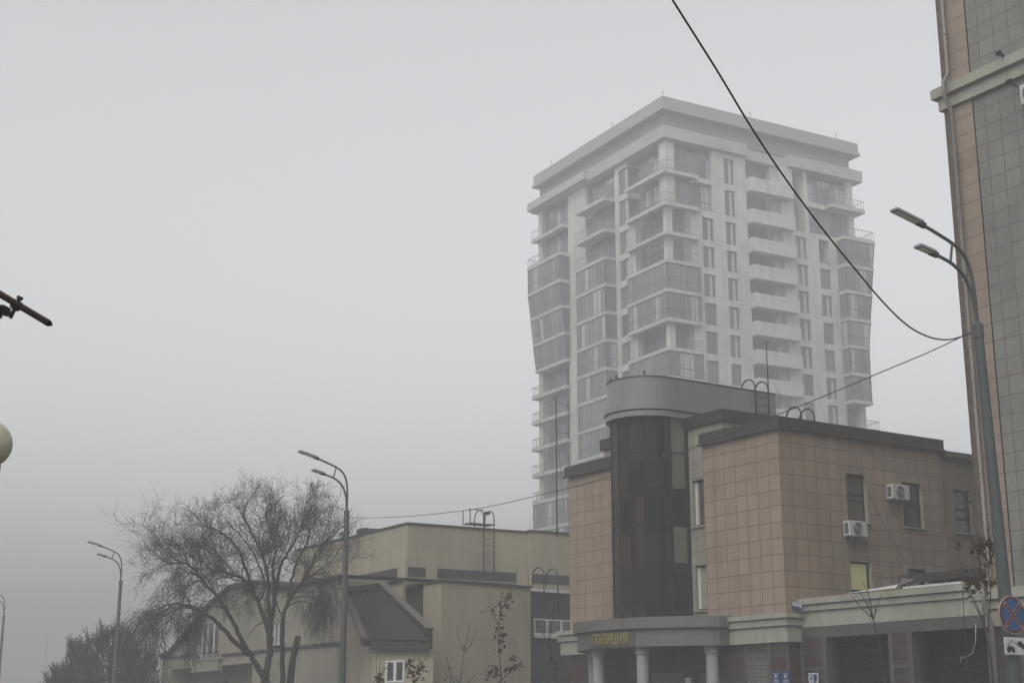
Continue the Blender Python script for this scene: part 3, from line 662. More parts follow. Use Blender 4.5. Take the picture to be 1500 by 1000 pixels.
def ac_unit(x, z, y, label):
    A = place_police(thing('air_conditioner', label, 'air conditioner', group='air conditioners on the police station'))
    b = MB(); b.box(x, x + .82, y - .36, y - .06, z, z + .50); sh = b.build('casing', M['ac_white'], A, bevel=.02)
    cxx, cz = x + .36, z + .25; f = MB(); f.v = []; 
    for rr in (.05, .1, .15, .2):
        ring = [(cxx + rr * math.cos(2 * math.pi * i / 20), y - .375, cz + rr * math.sin(2 * math.pi * i / 20)) for i in range(21)]; f.tube(ring, .009, 4)
    for i in range(8): a = i * math.pi / 4; f.tube([(cxx, y - .375, cz), (cxx + .2 * math.cos(a), y - .375, cz + .2 * math.sin(a))], .006, 4)
    f.build('fan_grille', M['galv'], A)
    d = MB(); d.tube([(cxx, y - .366, cz), (cxx, y - .362, cz)], .205, 20); d.box(x - .003, x + .01, y - .30, y - .12, z + .08, z + .42); d.build('fan_opening', M['ac_grille'], A)
    for xx in (x + .12, x + .68):
        br = MB(); br.box(xx, xx + .04, y - .42, y, z - .04, z); br.tube([(xx + .02, y - .02, z - .35), (xx + .02, y - .34, z - .03)], .015, 4); br.box(xx, xx + .04, y - .03, y, z - .4, z); br.build('bracket', M['galv'], A)
ac_unit(2.62, 7.32, 0, 'white air conditioner mounted right under the taller dark window')
ac_unit(4.75, 8.70, 0, 'white air conditioner partly covering the second upper window, beside the wing')
def roof_ladder(name, label, loc, rz, wd, zlow, zroof, ztop, back, r=.028, rungs=True):
    """two rails up a wall that curve over its top; local x along the wall, -y towards the viewer"""
    Lr = thing(name, label, 'ladder', loc, rz)
    for x in (0, wd):
        m = MB(); pts = [(x, 0, zlow), (x, 0, ztop - back / 2)]
        for i in range(1, 10): a = math.pi * i / 10; pts.append((x, back / 2 - back / 2 * math.cos(a), ztop - back / 2 + back / 2 * math.sin(a)))
        pts += [(x, back, ztop - back / 2), (x, back, zroof)]; m.tube(pts, r, 8); m.build('rail', M['steel'], Lr, smooth=True)
    n = int((zroof - zlow) / .3)
    for i in range(n):
        m = MB(); z = zlow + .15 + .3 * i; m.tube([(0, 0, z), (wd, 0, z)], .014, 6); m.build('rung', M['steel'], Lr)
    return Lr
def lw(x, y, z=0): p = PC + eR * x + eL * y; return (p.x, p.y, z)
q1 = pl_local(1107, 590, y0=5.0); q2 = pl_local(1126, 590, y0=5.0)
roof_ladder('roof_ladder', 'steel ladder hooking over the grey metal roof drum', lw(q1[0], 5.0), PROT, q2[0] - q1[0], 11.7, 13.2, 13.75, .75)
q1 = pl_local(1178, 612, y0=.2); q2 = pl_local(1197, 612, y0=.2)
roof_ladder('roof_ladder', 'two steel hoops of a ladder on the brown parapet', lw(q1[0], .33), PROT, q2[0] - q1[0], 10.8, 11.0, 11.62, .7)
q1 = pl_local(1125, 560, y0=5.6); m = MB(); x, y, z = lw(q1[0], 5.6)
m.tube([(x, y, 13.3), (x, y, pl_local(1125, 500, y0=5.6)[2])], [.03, .014], 6); m.tube([(x, y, 14.2), (x + .6, y + .4, 13.3)], .006, 4)
tag(m.build('antenna_mast', M['steel']), 'thin upright antenna rod beside the ladder on the metal drum', 'antenna')

def plaque(name, label, cat, px0, px1, py0, py1, x, mat):
    a = pl_local(px0, py0, x0=x); b = pl_local(px1, py1, x0=x); S = place_police(thing(name, label, cat)); m = MB()
    m.box(x - .03, x - .01, b[1], a[1], a[2] - (a[1] - b[1]) * 1.35, a[2]); m.build('plate', M[mat], S); return S, a, b
LMAT = lambda pos: frame_mat(pos, (0, -1, 0), (0, 0, 1))
for px0, px1, lab in ((1131.5, 1144, 'navy blue notice plaque nearer the barred window'), (1145.5, 1158, 'navy blue notice plaque nearer the corner of the granite wall')):
    S, a, b = plaque('plaque', lab, 'sign', px0, px1, 983.5, 1000, .0, 'plaque_blue'); S['group'] = 'blue plaques on the granite wall'
    cy = (a[1] + b[1]) / 2; wd = a[1] - b[1]; m = MB()
    m.box(-.034, -.031, cy - .05, cy + .05, a[2] - .17, a[2] - .10); m.box(-.034, -.031, cy - wd * .3, cy + wd * .3, a[2] - .07, a[2] - .05)
    for r_ in range(5): m.box(-.034, -.031, cy - wd * (.36 - .04 * (r_ % 2)), cy + wd * (.36 - .03 * (r_ % 3)), a[2] - .26 - r_ * .055, a[2] - .24 - r_ * .055)
    m.build('print', M['sign_white'], S)
    m = MB(); m.box(-.035, -.008, b[1] - .012, b[1], a[2] - wd * 1.36, a[2] + .012); m.box(-.035, -.008, a[1], a[1] + .012, a[2] - wd * 1.36, a[2] + .012); m.box(-.035, -.008, b[1], a[1], a[2], a[2] + .012); m.build('rim', M['sign_blue'], S)

# ------------------------------------------------------------------ carriage gate between the police station and the office block
def gate():
    G = place_police(thing('gate_wall', 'beige topped granite gate wall with two dark openings beside the police station', 'gate'))
    x = .5; b = MB()
    for (z0, z1, o) in ((4.32, 4.78, .0), (4.78, 4.81, -.04), (4.81, 4.98, .08), (4.98, 5.01, .02), (5.01, 5.2, .16)): b.box(x - o, x + .7, -7.12, -.12, z0, z1)
    b.build('beam', M['beige'], G)
    s = MB(); s.box(x + .03, x + .6, -1.1, -.0, 0, 4.32); s.box(x + .03, x + .6, -4.52, -3.67, 0, 4.32)
    s.build('gate_pillar', M['granite'], G)
    t = MB(); t.box(x + .01, x + .55, -7.1, -.05, 3.98, 4.32)
    for (y0, y1) in ((-1.12, -.98), (-4.54, -4.38), (-3.81, -3.65), (-.12, 0.0)): t.box(x + .0, x + .3, y0, y1, 0, 3.98)
    for z in (1.2, 2.1, 3.0): t.box(x + .0, x + .3, -4.38, -3.81, z, z + .1); t.box(x + .0, x + .3, -.98, -.12, z, z + .1)
    t.build('granite_trim', M['granite_grey'], G)
    for (y0, y1, dx, mt) in ((-3.67, -1.1, .75, 'shutter'), (-7.05, -4.52, 1.0, 'shutter')):
        sh = MB(); n = 52
        for i in range(n): z = i * .077; sh.poly([(x + dx, y1, z), (x + dx, y0, z), (x + dx + .02, y0, z + .06), (x + dx + .02, y1, z + .06)][::-1]); sh.poly([(x + dx + .02, y1, z + .06), (x + dx + .02, y0, z + .06), (x + dx, y0, z + .077), (x + dx, y1, z + .077)][::-1])
        sh.build('roller_shutter', M[mt], G)
    d = MB(); d.box(x + .6, x + 1.2, -7.2, 0, 4.0, 4.3); d.box(x + 1.15, x + 1.2, -7.2, 0, 0, 4.3); d.build('gateway_dark_backing', M['black'], G)  # black boxes standing in for the darkness inside the gateway
    f = MB()
    f.poly([(x - .18, -2.2, 5.22), (x - .2, -4.25, 5.24), (x + .35, -4.2, 5.42), (x + .5, -2.6, 5.36)][::-1]); f.poly([(x - .2, -4.25, 5.24), (x - .1, -4.45, 5.52), (x + .35, -4.5, 5.5), (x + .35, -4.2, 5.42)][::-1])
    f.box(x - .17, x + .5, -6.6, -4.5, 5.2, 5.26); f.build('loose_flashing', M['white_frame'], G)
    return G
gate()
def gate_shelter():
    G = place_police(thing('lean_to_roof', 'dark flat lean-to roof behind the top of the gate wall', 'roof'))
    m = MB(); m.box(1.6, 4.0, -6.9, -3.2, 5.62, 5.74); m.box(1.58, 1.7, -6.9, -3.2, 5.5, 5.62); m.build('roof_sheet', M['roof_dark'], G)
    t = MB()
    for i in range(9): y = -3.3 - i * .42; t.tube([(1.65, y, 5.2), (1.65, y - .42, 5.55)], .025, 4); t.tube([(1.65, y, 5.2), (1.65, y, 5.55)], .025, 4)
    t.build('truss', M['steel'], G)
    p = MB()
    for y in (-3.3, -6.8): p.box(3.8, 3.9, y - .05, y + .05, 0, 5.62); p.box(1.65, 1.75, y - .05, y + .05, 0, 5.5)
    p.build('post', M['steel'], G)
    w_ = MB(); w_.box(1.9, 2.4, -7.4, -6.0, 5.74, 5.98); w_.build('roof_box', M['roof_dark'], G)
gate_shelter()
def flag():
    Fg = place_police(thing('flag', 'small white and navy flag at the corner of the beige gate beam', 'flag'))
    p = MB(); p.tube([(.42, -.05, 4.6), (.2, -.05, 5.16)], .014, 6); p.build('flagpole', M['galv'], Fg)
    for k, mt in enumerate(('flag_white', 'flag_blue')):
        m = MB(); n = 8
        for i in range(n):
            def P(j, z): return (.2 - .02 * math.sin(j * 1.3) - .01 * k, -.06 - j * .05, z - .012 * j)
            z1 = 5.13 - k * .13
            m.poly([P(i, z1 - .13), P(i + 1, z1 - .13), P(i + 1, z1), P(i, z1)])
        m.build('stripe', M[mt], Fg)
flag()
S, a, b = plaque('house_number_plate', 'navy house number plate reading 8 on the gate wall', 'sign', 1185, 1200, 985, 1000, .5, 'sign_white')
cy = (a[1] + b[1]) / 2; wd = a[1] - b[1]; zc = a[2] - wd * .68
m = MB(); m.box(.464, .467, b[1] + .05, a[1] - .05, a[2] - wd * 1.3, a[2] - .05); m.build('panel', M['plaque_blue'], S)
text_part('8', .50, M['sign_white'], S, LMAT((.458, cy + .07, zc + .02)), .006); text_part('А', .26, M['sign_white'], S, LMAT((.458, cy - .14, zc - .07)), .006)
m = MB(); pts = [(.42, -6.95, 4.1), (.4, -6.9, 3.6), (.42, -6.75, 3.3), (.4, -6.5, 3.2), (.42, -6.35, 3.22), (.4, -6.33, 3.05)]
m.tube(pts, .018, 6); place_police(tag(m.build('hanging_cable', M['galv'], smooth=True), 'pale crooked cable end hanging in the right gate opening', 'cable'))

# ------------------------------------------------------------------ office block at the right edge
RC = Vector((13.03, 40.5, 0)); RROT = R_(32)
def office():
    O = thing('office_building', 'tall grey tiled block with pink edge strip at the right side', 'building', RC, RROT)
    H, W, D = 34.0, -16.0, 14.0
    a = MB(); a.box(0, .4, -1.05, 0, 4.3, H); a.box(.0, D, -.002, -.2, 4.3, H); a.build('pink_quoin', M['office_pink'], O)
    g = MB(); g.box(.03, D, W, -1.052, 4.3, H); g.build('grey_tiled_wall', M['office_grey'], O)
    j = MB(); j.box(.015, .06, -1.075, -1.05, 4.3, H); j.build('joint_strip', M['dark_frame'], O)
    r = MB(); r.box(.2, D - .2, W + .2, -.25, H - .3, H - .05); r.build('roof_deck', M['roof_felt'], O)
    for nm, prof in (('cornice', ((19.27, 19.62, .11), (19.62, 19.66, .07), (19.66, 19.95, .26), (19.95, 19.99, .22))), ('ground_floor_cornice', ((4.0, 4.42, .10), (4.42, 4.47, .05), (4.47, 4.68, .17), (4.68, 4.72, .1), (4.72, 5.0, .28)))):
        c = MB()
        for z0, z1, o in prof: c.box(-o, .2, W, o, z0, z1); c.box(.2, D, -.3, o, z0, z1)
        c.build(nm, M['beige'], O)
    b = MB(); b.box(.05, D, W, -.05, 0, 4.0); b.build('granite_base', M['granite'], O)
    t = MB(); t.box(-.02, .1, -.22, -.0, 0, 4.0); t.box(-.02, .1, -1.3, -1.1, 0, 4.0); t.build('granite_trim', M['granite_grey'], O)
    # downpipe stepping round the cornices
    p = MB(); y = -.36; x = -.12
    pts = [(x, y, H - .5), (x, y, 20.35), (-.38, y - .02, 19.98), (-.38, y - .02, 19.55), (x - .02, y - .03, 19.1), (x, y - .02, 5.3), (-.42, y, 5.0), (-.42, y, 4.6), (x - .05, y, 3.9), (x - .05, y, .2)]
    p.tube(pts, .065, 10); dp = p.build('downpipe', M['pipe'], O, smooth=True)
    k = MB()
    z = 6.0
    while z < H - 1:
        if not 18.6 < z < 20.8: k.lathe([(.065, 0), (.082, .01), (.082, .09), (.065, .1)], (x, y, z), 10); k.box(x, .05, y - .015, y + .015, z + .03, z + .07)
        z += 1.95
    k.build('pipe_collar', M['galv'], dp)
office()
def flood(s, z, label):
    L = thing('floodlight', label, 'floodlight', RC, RROT, 'floodlights by the office cornice')
    m = MB(); m.tube([(.05, s, z), (-.28, s, z + .06)], .02, 6); m.tube([(-.28, s - .09, z + .06), (-.28, s + .09, z + .06)], .015, 6); m.build('bracket', M['steel'], L)
    m = MB(); m.obox((-.34, s, z + .1), (.8, 0, .5), (0, 1, 0), (-.5, 0, .8), .025, .09, .06); m.obox((-.30, s - .08, z + .0), (1, 0, 0), (0, 1, 0), (0, 0, 1), .06, .02, .04); m.build('lamp_housing', M['steel'], L)
flood(-2.42, 20.0, 'small dark floodlight standing above the office cornice'); flood(-2.68, 19.02, 'small dark floodlight hanging beneath the office cornice')
def office_ac():
    A = thing('air_conditioner', 'round fan of an air conditioner at the right edge under the office cornice', 'air conditioner', RC, RROT)
    s, z = -3.46, 18.55
    m = MB(); m.box(-.36, -.06, s - .35, s + .45, z - .3, z + .3); m.build('casing', M['ac_white'], A, bevel=.02)
    m = MB(); m.tube([(-.368, s + .12, z), (-.362, s + .12, z)], .24, 24); m.build('fan_opening', M['ac_grille'], A)
    m = MB()
    for rr in (.06, .12, .18, .24): m.tube([(-.375, s + .12 + rr * math.cos(i * math.pi / 12), z + rr * math.sin(i * math.pi / 12)) for i in range(25)], .008, 4)
    m.build('fan_grille', M['galv'], A); m = MB(); m.box(-.4, .03, s + .3, s + .34, z - .35, z - .3); m.build('bracket', M['steel'], A)
office_ac()
def wall_bracket():
    B = thing('wall_bracket', 'dark triangular bracket on the far edge of the office block', 'bracket', RC, RROT)
    z = 7.55; m = MB(); m.tube([(.3, -.05, z), (.3, .75, z)], .035, 6); m.tube([(.3, -.02, z - .5), (.3, .45, z - .02)], .03, 6); m.build('arm', M['steel'], B)
    m = MB(); m.tube([(.3, .6, z - .05), (.3, .6, z + .12)], .05, 8); m.build('insulator', M['dark_frame'], B)
wall_bracket()

# ------------------------------------------------------------------ cream plastered buildings on the left
C1 = Vector((-4.9, 68.0, 0)); CROT = R_(31)
def cream():
    T = thing('cream_building', 'cream plastered low building with brown window strips behind the saplings', 'building', C1, CROT)
    w = MB()
    ZR = 10.38
    w.box(0, 6.62, 0, 13.5, 0, ZR); w.box(6.62, 16, -.22, 13.5, 0, ZR + .04)
    w.build('upper_wall', M['plaster'], T)
    k = MB(); k.box(-.07, 6.62, -.07, .14, ZR, ZR + .09); k.box(-.07, .14, .14, 13.5, ZR, ZR + .09); k.box(6.56, 16, -.3, .1, ZR + .04, ZR + .14); k.build('roof_edge', M['roof_dark'], T)
    def one(nm, mt, *a): q = MB(); q.box(*a); q.build(nm, M[mt], T)
    for (a, b) in ((.85, 5.7), (6.3, 13)): one('window_strip', 'brown_panel', -.03, .02, a, b, 7.98, 8.42)
    for (a, b) in ((.06, .98), (1.55, 5.95)): one('window_strip', 'brown_panel', a, b, -.03, .02, 7.96, 8.40)
    one('window_strip', 'brown_panel', 6.75, 16, -.25, -.2, 7.94, 8.38)
    for (a, b) in ((.98, 1.55), (5.95, 6.6)): one('pilaster', 'plaster', a, b, -.07, .0, 6.5, 8.75)
    for (a, b) in ((.0, .85), (5.7, 6.3)): one('pilaster', 'plaster', -.07, .0, a, b, 6.5, 8.75)
    one('ledge', 'roof_dark', -.35, .0, -.3, 6.5, 7.70, 7.78); one('ledge', 'roof_dark', 0, 3, -.5, 0, 7.66, 7.74)
    one('roof_vent', 'roof_dark', .3, 1.2, 5.5, 6.3, ZR, ZR + .45)
    return T
cream()
def wpoly(T, name, polys, mat, loc):
    m = MB()
    for p in polys: m.poly([Vector(q) - Vector(loc) for q in p])
    return m.build(name, mat, T)
def cream_annex():
    K = Vector((-2.94, 61.0, 0)); T = thing('plastered_annex', 'plain cream plastered annex block with flat roof ledge', 'building', K)
    d = azv(50); l = azv(-31); n = Vector((-d.y, d.x, 0))
    def P(a, b): v = d * a + l * b; return (v.x, v.y)
    m = MB(); foot = [P(0, 0), P(4.9, 0), P(4.9, 9.5), P(.6, 9.5), P(.6, 1.62), P(0, 1.62)]; m.prism(foot, 0, 7.08); m.build('wall', M['plaster'], T)
    f2 = [P(-.1, -.08), P(4.97, -.08), P(4.97, 9.6), P(.3, 9.6), P(.3, 5.7), P(-.1, 5.7)]; m = MB(); m.prism(f2, 7.08, 7.17); m.build('roof_ledge', M['roof_dark'], T)
    # recessed brown stair panel at the left
    m = MB(); m.prism([P(.4, 1.63), P(.59, 1.63), P(.59, 5.2), P(.4, 5.2)], 0, 7.06); m.build('brown_panel', M['brown_panel'], T)
    # recess with window to the right
    m = MB(); m.prism([P(4.9, .6), P(9.5, .6), P(9.5, 8), P(4.9, 8)], 0, 7.0); m.build('brown_cladding', M['brown_panel'], T)
    m = MB(); m.prism([P(4.75, .35), P(9.5, .35), P(9.5, 8), P(4.75, 8)], 7.0, 7.12); m.build('cladding_ledge', M['white_frame'], T)
    fc = Face(K + d * 0 + l * .55, 50); m = MB(); gl = MB()
    u0, z1 = fc.uv(782, 905); u1, z0 = fc.uv(829, 931); u1 = u0 + 2.3
    def W(u, off, z): v = d * u + l * off; return Vector((v.x, v.y, z))
    for (a, b) in ((u0, u0 + .07), (u0 + .72, u0 + .86), (u0 + 1.55, u0 + 1.69), (u1 - .07, u1)): m.prism([P(a, .52), P(b, .52), P(b, .59), P(a, .59)], z0, z1)
    m.prism([P(u0, .523), P(u1, .523), P(u1, .587), P(u0, .587)], z0, z0 + .08); m.prism([P(u0, .523), P(u1, .523), P(u1, .587), P(u0, .587)], z1 - .07, z1)
    m.prism([P(u0 - .05, .42), P(u1 + .05, .42), P(u1 + .05, .6), P(u0 - .05, .6)], z0 - .13, z0 - .01)
    o = m.build('window', M['white_frame'], T); gl.prism([P(u0 + .03, .56), P(u1 - .03, .56), P(u1 - .03, .575), P(u0 + .03, .575)], z0 + .03, z1 - .03); gl.build('pane', M['dark_glass'], o)
cream_annex()
def bar(mb, A, B, w_, h_, up=Vector((0, 0, 1))):
    d = B - A; s_ = d.cross(up).normalized(); u = s_.cross(d).normalized(); mb.obox((A + B) / 2, d, s_, u, d.length / 2, w_ / 2, h_ / 2)
def porch():
    Lc = Vector((-4.4, 57.5, 0)); T = thing('entrance_porch', 'small cream porch with brown corrugated lean-to roof and white window', 'building', Lc)
    # roof corners measured on the photograph
    EL, ER = onY(541, 940, 57.6), onY(631, 941, 56.0); RL, RR_ = onY(510, 868, 61.5), onY(556, 862, 61.0)
    N = 24; m = MB()
    for i in range(N):
        for (u0, u1, h0, h1) in ((i / N, (i + .14) / N, 0, .11), ((i + .14) / N, (i + .5) / N, .11, .11), ((i + .5) / N, (i + .64) / N, .11, 0), ((i + .64) / N, (i + 1) / N, 0, 0)):
            A, B = EL.lerp(ER, u0), EL.lerp(ER, u1); Cc, Dd = RL.lerp(RR_, u1), RL.lerp(RR_, u0); z = Vector((0, 0, 1))
            m.poly([A + z * h0 - Lc, B + z * h1 - Lc, Cc + z * h1 - Lc, Dd + z * h0 - Lc])
    m.build('corrugated_roof', M['roof_metal'], T)
    f = MB(); n2 = 40
    for i in range(n2):
        for (u0, u1, h0, h1) in ((i / n2, (i + .5) / n2, 0, .03), ((i + .5) / n2, (i + 1) / n2, .03, 0)):
            A, B = EL.lerp(ER, u0), EL.lerp(ER, u1); nrm = Vector((-.5, -.85, 0)); A = A + nrm * h0; B = B + nrm * h1
            f.poly([A - Vector((0, 0, .30)) - Lc, B - Vector((0, 0, .30)) - Lc, B + Vector((0, 0, .02)) - Lc, A + Vector((0, 0, .02)) - Lc])
    f.build('eaves_fascia', M['roof_metal'], T)
    k = MB(); up = Vector((0, 0, 1))
    bar(k, RL + up * .05 - Lc, RR_ + up * .05 - Lc, .7, .12); bar(k, RL + Vector((0, .25, .1)) - Lc, RR_ + Vector((0, .25, .1)) - Lc, .5, .3)
    lr0, lr1 = RL + Vector((-.12, 0, .02)), EL + Vector((-.15, .1, .03)); k3 = MB(); bar(k3, lr1 + (lr1 - lr0) * .02 + Vector((.05, 0, -.02)) - Lc, lr1 + (lr0 - lr1) * .03 - Lc, .34, .26)
    q = MB(); bar(q, lr0 - Lc, lr1 - Lc, .30, .14); q.build('rake_flashing', M['rake'], T)
    k.build('ridge_flashing', M['roof_dark'], T); k3.build('flashing_end', M['roof_dark'], T)
    # right-hand raised parapet along the rake
    p = MB(); A0, A1 = RR_, ER + (RR_ - ER) * .06; s = azv(60) * .22
    pts = [A0 - up * .6, A1 - up * .35, A1 + up * .38, A0 + up * .22]
    p.poly([q - Lc for q in pts]); p.poly([q + s - Lc for q in pts][::-1])
    for i in range(4): a, b = pts[i], pts[(i + 1) % 4]; p.poly([b - Lc, a - Lc, a + s - Lc, b + s - Lc])
    p.build('rake_parapet', M['roof_dark'], T)
    c = MB(); bar(c, A0 + up * .24 + s * .5 - Lc, A1 + up * .40 + s * .5 - Lc, .34, .07); c.build('parapet_coping', M['rake'], T)
    wv = MB(); h = Vector((-.5, -.85, 0)) * -.28
    FL, FR = EL + h, ER + h + Vector((-.05, 0, 0)); BL, BR = RL + Vector((.0, 0, 0)), RR_ + Vector((.6, 0, 0))
    LL = onY(500, 1000, 60.0)
    foot = [FL, FR, BR, BL]; zt = [4.02, 4.02, BR.z - .25, BL.z - .2]
    wv.prism([((q - Lc).x, (q - Lc).y) for q in foot], 0, 4, 0, zt); wv.build('wall', M['plaster'], T)
    # gable wall rising behind the roof on the right
    g = MB(); G0, G1, G2 = onY(556, 857, 61.6), onY(591, 848, 61.2), onY(590, 905, 61.2); G3 = onY(556, 930, 61.6)
    q = [G3, G2, G1, G0]; g.poly([v - Lc for v in q]); g.poly([v - Lc + Vector((.1, .4, 0)) for v in q][::-1])
    for i in range(4): a, b = q[i], q[(i + 1) % 4]; g.poly([b - Lc, a - Lc, a - Lc + Vector((.1, .4, 0)), b - Lc + Vector((.1, .4, 0))])
    g.build('gable_wall', M['plaster'], T)
    g = MB(); bar(g, G0 - Lc, G1 - Lc, .3, .07); g.build('gable_coping', M['roof_dark'], T)
    # window
    dirE = (ER - EL); dirE.z = 0; dirE.normalize(); nf = Vector((dirE.y, -dirE.x, 0))
    fc_p = FL; dd = dirE; az = math.degrees(math.atan2(dd.x, dd.y)); fc = Face(fc_p, az)
    u0, z1 = fc.uv(566, 967); u1, z0 = fc.uv(593, 998.5); fm = MB(); gm = MB()
    def W(u, o): v = fc_p + dd * u + nf * o - Lc; return v
    def bx(mm, a, b, o0, o1, c0, c1):
        A, B = W(a, o0), W(b, o1); ctr = (A + B) / 2; ctr.z = (c0 + c1) / 2; mm.obox(ctr, dd, nf, (0, 0, 1), (b - a) / 2, abs(o1 - o0) / 2, (c1 - c0) / 2)
    bx(fm, u0, u0 + .08, -.02, .05, z0, z1); bx(fm, u1 - .08, u1, -.02, .05, z0, z1); mid = (u0 + u1) / 2; bx(fm, mid - .07, mid + .07, -.022, .052, z0, z1)
    bx(fm, u0 + .08, u1 - .08, -.018, .048, z0, z0 + .07); bx(fm, u0 + .08, u1 - .08, -.018, .048, z1 - .07, z1)
    o = fm.build('window', M['white_frame'], T); bx(gm, u0 + .02, u1 - .02, .0, .02, z0 + .02, z1 - .02); gm.build('pane', M['dark_glass'], o)
porch()
def gable_house():
    H0 = Vector((-.658, 53.79, 0)); T = thing('gabled_house', 'old cream gabled house with balcony window behind the bare tree', 'building', H0, CROT)
    prof = [(38.5, 0), (38.5, 5.0), (36.9, 5.15), (30.4, 7.5), (27.4, 8.2), (24, 8.2), (20.2, 7.62), (13.2, 7.6), (13.2, 0)]
    w = MB(); rv = []
    ring = [(0, s, z) for s, z in prof]; 
    # front with openings: lower part by facade, upper part as one polygon
    w.facade((0, 0), (0, 1), (-1, 0), 13.2, 38.5, 0, 4.7, [(24.0, 36.8, 0, 4.25), (15, 17, 0, 2.2)], 1.2, rv)
    w.facade((0, 0), (0, 1), (-1, 0), 13.2, 36.9, 4.7, 5.0, [(29.0, 32.0, 4.7, 5.0), (20.4, 21.4, 4.7, 5.0)], .2, None)
    w.poly([(0, 36.9, 4.7), (0, 38.5, 4.7), (0, 38.5, 5.0), (0, 36.9, 5.0)][::-1]); w.poly([(0, 36.9, 5.0), (0, 38.5, 5.0), (0, 36.9, 5.15)][::-1])
    w.facade((0, 0), (0, 1), (-1, 0), 13.2, 30.4 - 1.2, 5.0, 7.5, [(20.4, 21.4, 5.0, 6.1)], .2, rv)
    w.poly([(0, 29.2, 6.65), (0, 32.0, 6.65), (0, 32.0, 6.92), (0, 30.4, 7.5), (0, 29.2, 7.5)][::-1])
    w.poly([(0, 32.0, 5.0), (0, 36.9, 5.0), (0, 36.9, 5.15), (0, 32.0, 6.92)][::-1])
    w.poly([(0, 13.2, 7.5), (0, 30.4, 7.5), (0, 27.4, 8.2), (0, 24, 8.2), (0, 20.2, 7.62), (0, 13.2, 7.6)][::-1])
    for (p, q) in zip(prof, prof[1:]):
        w.poly([(0, p[0], p[1]), (0, q[0], q[1]), (9, q[0], q[1]), (9, p[0], p[1])])
    w.build('wall', M['plaster_old'], T); [q.build('reveal', M['plaster_old'], T) for q in rv]
    b = MB(); b.box(1.2, 1.3, 24.0, 36.8, 0, 4.25); b.build('porch_back_wall', M['plaster_old'], T)
    r = MB()
    for (p, q) in zip(prof[1:-1], prof[2:-1]):
        A, B = Vector((-.25, p[0], p[1])), Vector((-.25, q[0], q[1])); t = Vector((0, 0, .16)); bk = Vector((9.2, 0, 0))
        r.poly([A, B, B + t, A + t]); r.poly([A + t, B + t, B + t + bk, A + t + bk]); r.poly([B, A, A + bk, B + bk])
    r.build('roof', M['roof_dark'], T)
    c = MB(); c.box(-.1, .0, 13.2, 28.4, 4.72, 4.84); c.box(-.1, .0, 32.6, 38.6, 4.9, 5.0); c.build('string_course', M['roof_dark'], T)
    k = MB(); k.box(-.25, .0, 28.4, 32.6, 4.05, 4.55); k.box(-.3, .0, 28.3, 32.7, 4.55, 4.63); k.box(-.3, .0, 28.3, 32.7, 3.98, 4.05); k.build('balcony_box', M['plaster_old'], T)
    rr = MB()
    for i in range(10): y = 28.6 + i * .42; rr.tube([(-.22, y, 4.63), (-.22, y + .21, 4.85), (-.22, y + .42, 4.63)], .02, 4)
    rr.tube([(-.22, 28.4, 4.86), (-.22, 32.6, 4.86)], .025, 4); rr.build('balcony_rail', M['galv'], T)
    gl = MB(); gl.box(.1, .14, 29.0, 32.3, 4.6, 6.7); fm = MB()
    for y in (29.0, 30.0, 31.0, 31.9): fm.box(.04, .1, y, y + .09, 4.65, 6.65)
    fm.box(.04, .1, 29, 32, 6.57, 6.66); o = fm.build('balcony_window', M['white_frame'], T); gl.build('pane', M['dark_glass'], o)
    fm = MB(); gl = MB(); gl.box(.12, .16, 20.4, 21.4, 4.95, 6.1)
    for y in (20.4, 20.86, 21.32): fm.box(.05, .12, y, y + .08, 5.0, 6.1)
    fm.box(.05, .12, 20.4, 21.4, 4.98, 5.06); fm.box(.05, .12, 20.4, 21.4, 6.02, 6.1); o = fm.build('window', M['white_frame'], T); gl.build('pane', M['dark_glass'], o)
    dw = MB(); dw.box(1.1, 1.2, 29.6, 31.6, .3, 3.75); dd = MB(); dd.box(1.05, 1.1, 30.2, 31.0, .3, 3.6); o = dw.build('door_surround', M['plaster'], T); dd.build('door', M['dark_glass'], o)
gable_house()
# ladder, hoops and mast on the cream roofs
def cream_w(x, y, z=0):
    v = Vector((math.cos(CROT) * x - math.sin(CROT) * y, math.sin(CROT) * x + math.cos(CROT) * y, z)) + C1; return v
Lc = roof_ladder('wall_ladder', 'tall steel ladder with hoops against the cream upper wall', cream_w(4.0, -.2), CROT, .58, 8.3, 10.4, 11.35, .9)
m = MB(); m.box(-.75, .65, .0, .75, 10.62, 10.66); m.build('landing', M['steel'], Lc)
m = MB(); m.tube([(-.75, 0, 10.6), (-.75, 0, 11.3), (-.75, .7, 11.3), (-.75, .7, 10.6)], .025, 6); m.tube([(-.75, 0, 11.3), (0, 0, 11.3)], .02, 6); m.build('guard_rail', M['steel'], Lc)
m = MB(); m.tube([(.2, .3, 10.66), (.2, .3, 11.25)], .02, 6); m.obox((.3, .2, 11.2), (1, 0, .2), (0, 1, 0), (-.2, 0, 1), .12, .08, .08); m.build('roof_siren', M['steel'], Lc)
hp = onY(797, 870, 62.6)
roof_ladder('roof_ladder', 'dark steel hooped ladder over the brown annex wall', (hp.x, hp.y, 0), R_(40), .80, 5.9, 7.1, 7.85, .75)
mt = onY(816, 782, 72); top = onY(814.5, 579, 72)
A = thing('antenna_mast', 'slender guyed antenna mast on the cream roof left of the police station', 'antenna', (mt.x, mt.y, 10.3))
m = MB(); m.tube([(0, 0, 0), (0, 0, top.z - 10.3)], [.05, .035], 6); m.build('pole', M['steel'], A)
m = MB(); h = top.z - 10.3; m.tube([(0, 0, h - .3), (.62, .1, h - .55)], .015, 5); m.tube([(0, 0, h - 1.9), (.62, .1, h - 1.95)], .015, 5); m.tube([(.62, .1, h - .5), (.62, .1, h - 2.0)], .012, 5); m.build('aerial', M['steel'], A)
m = MB()
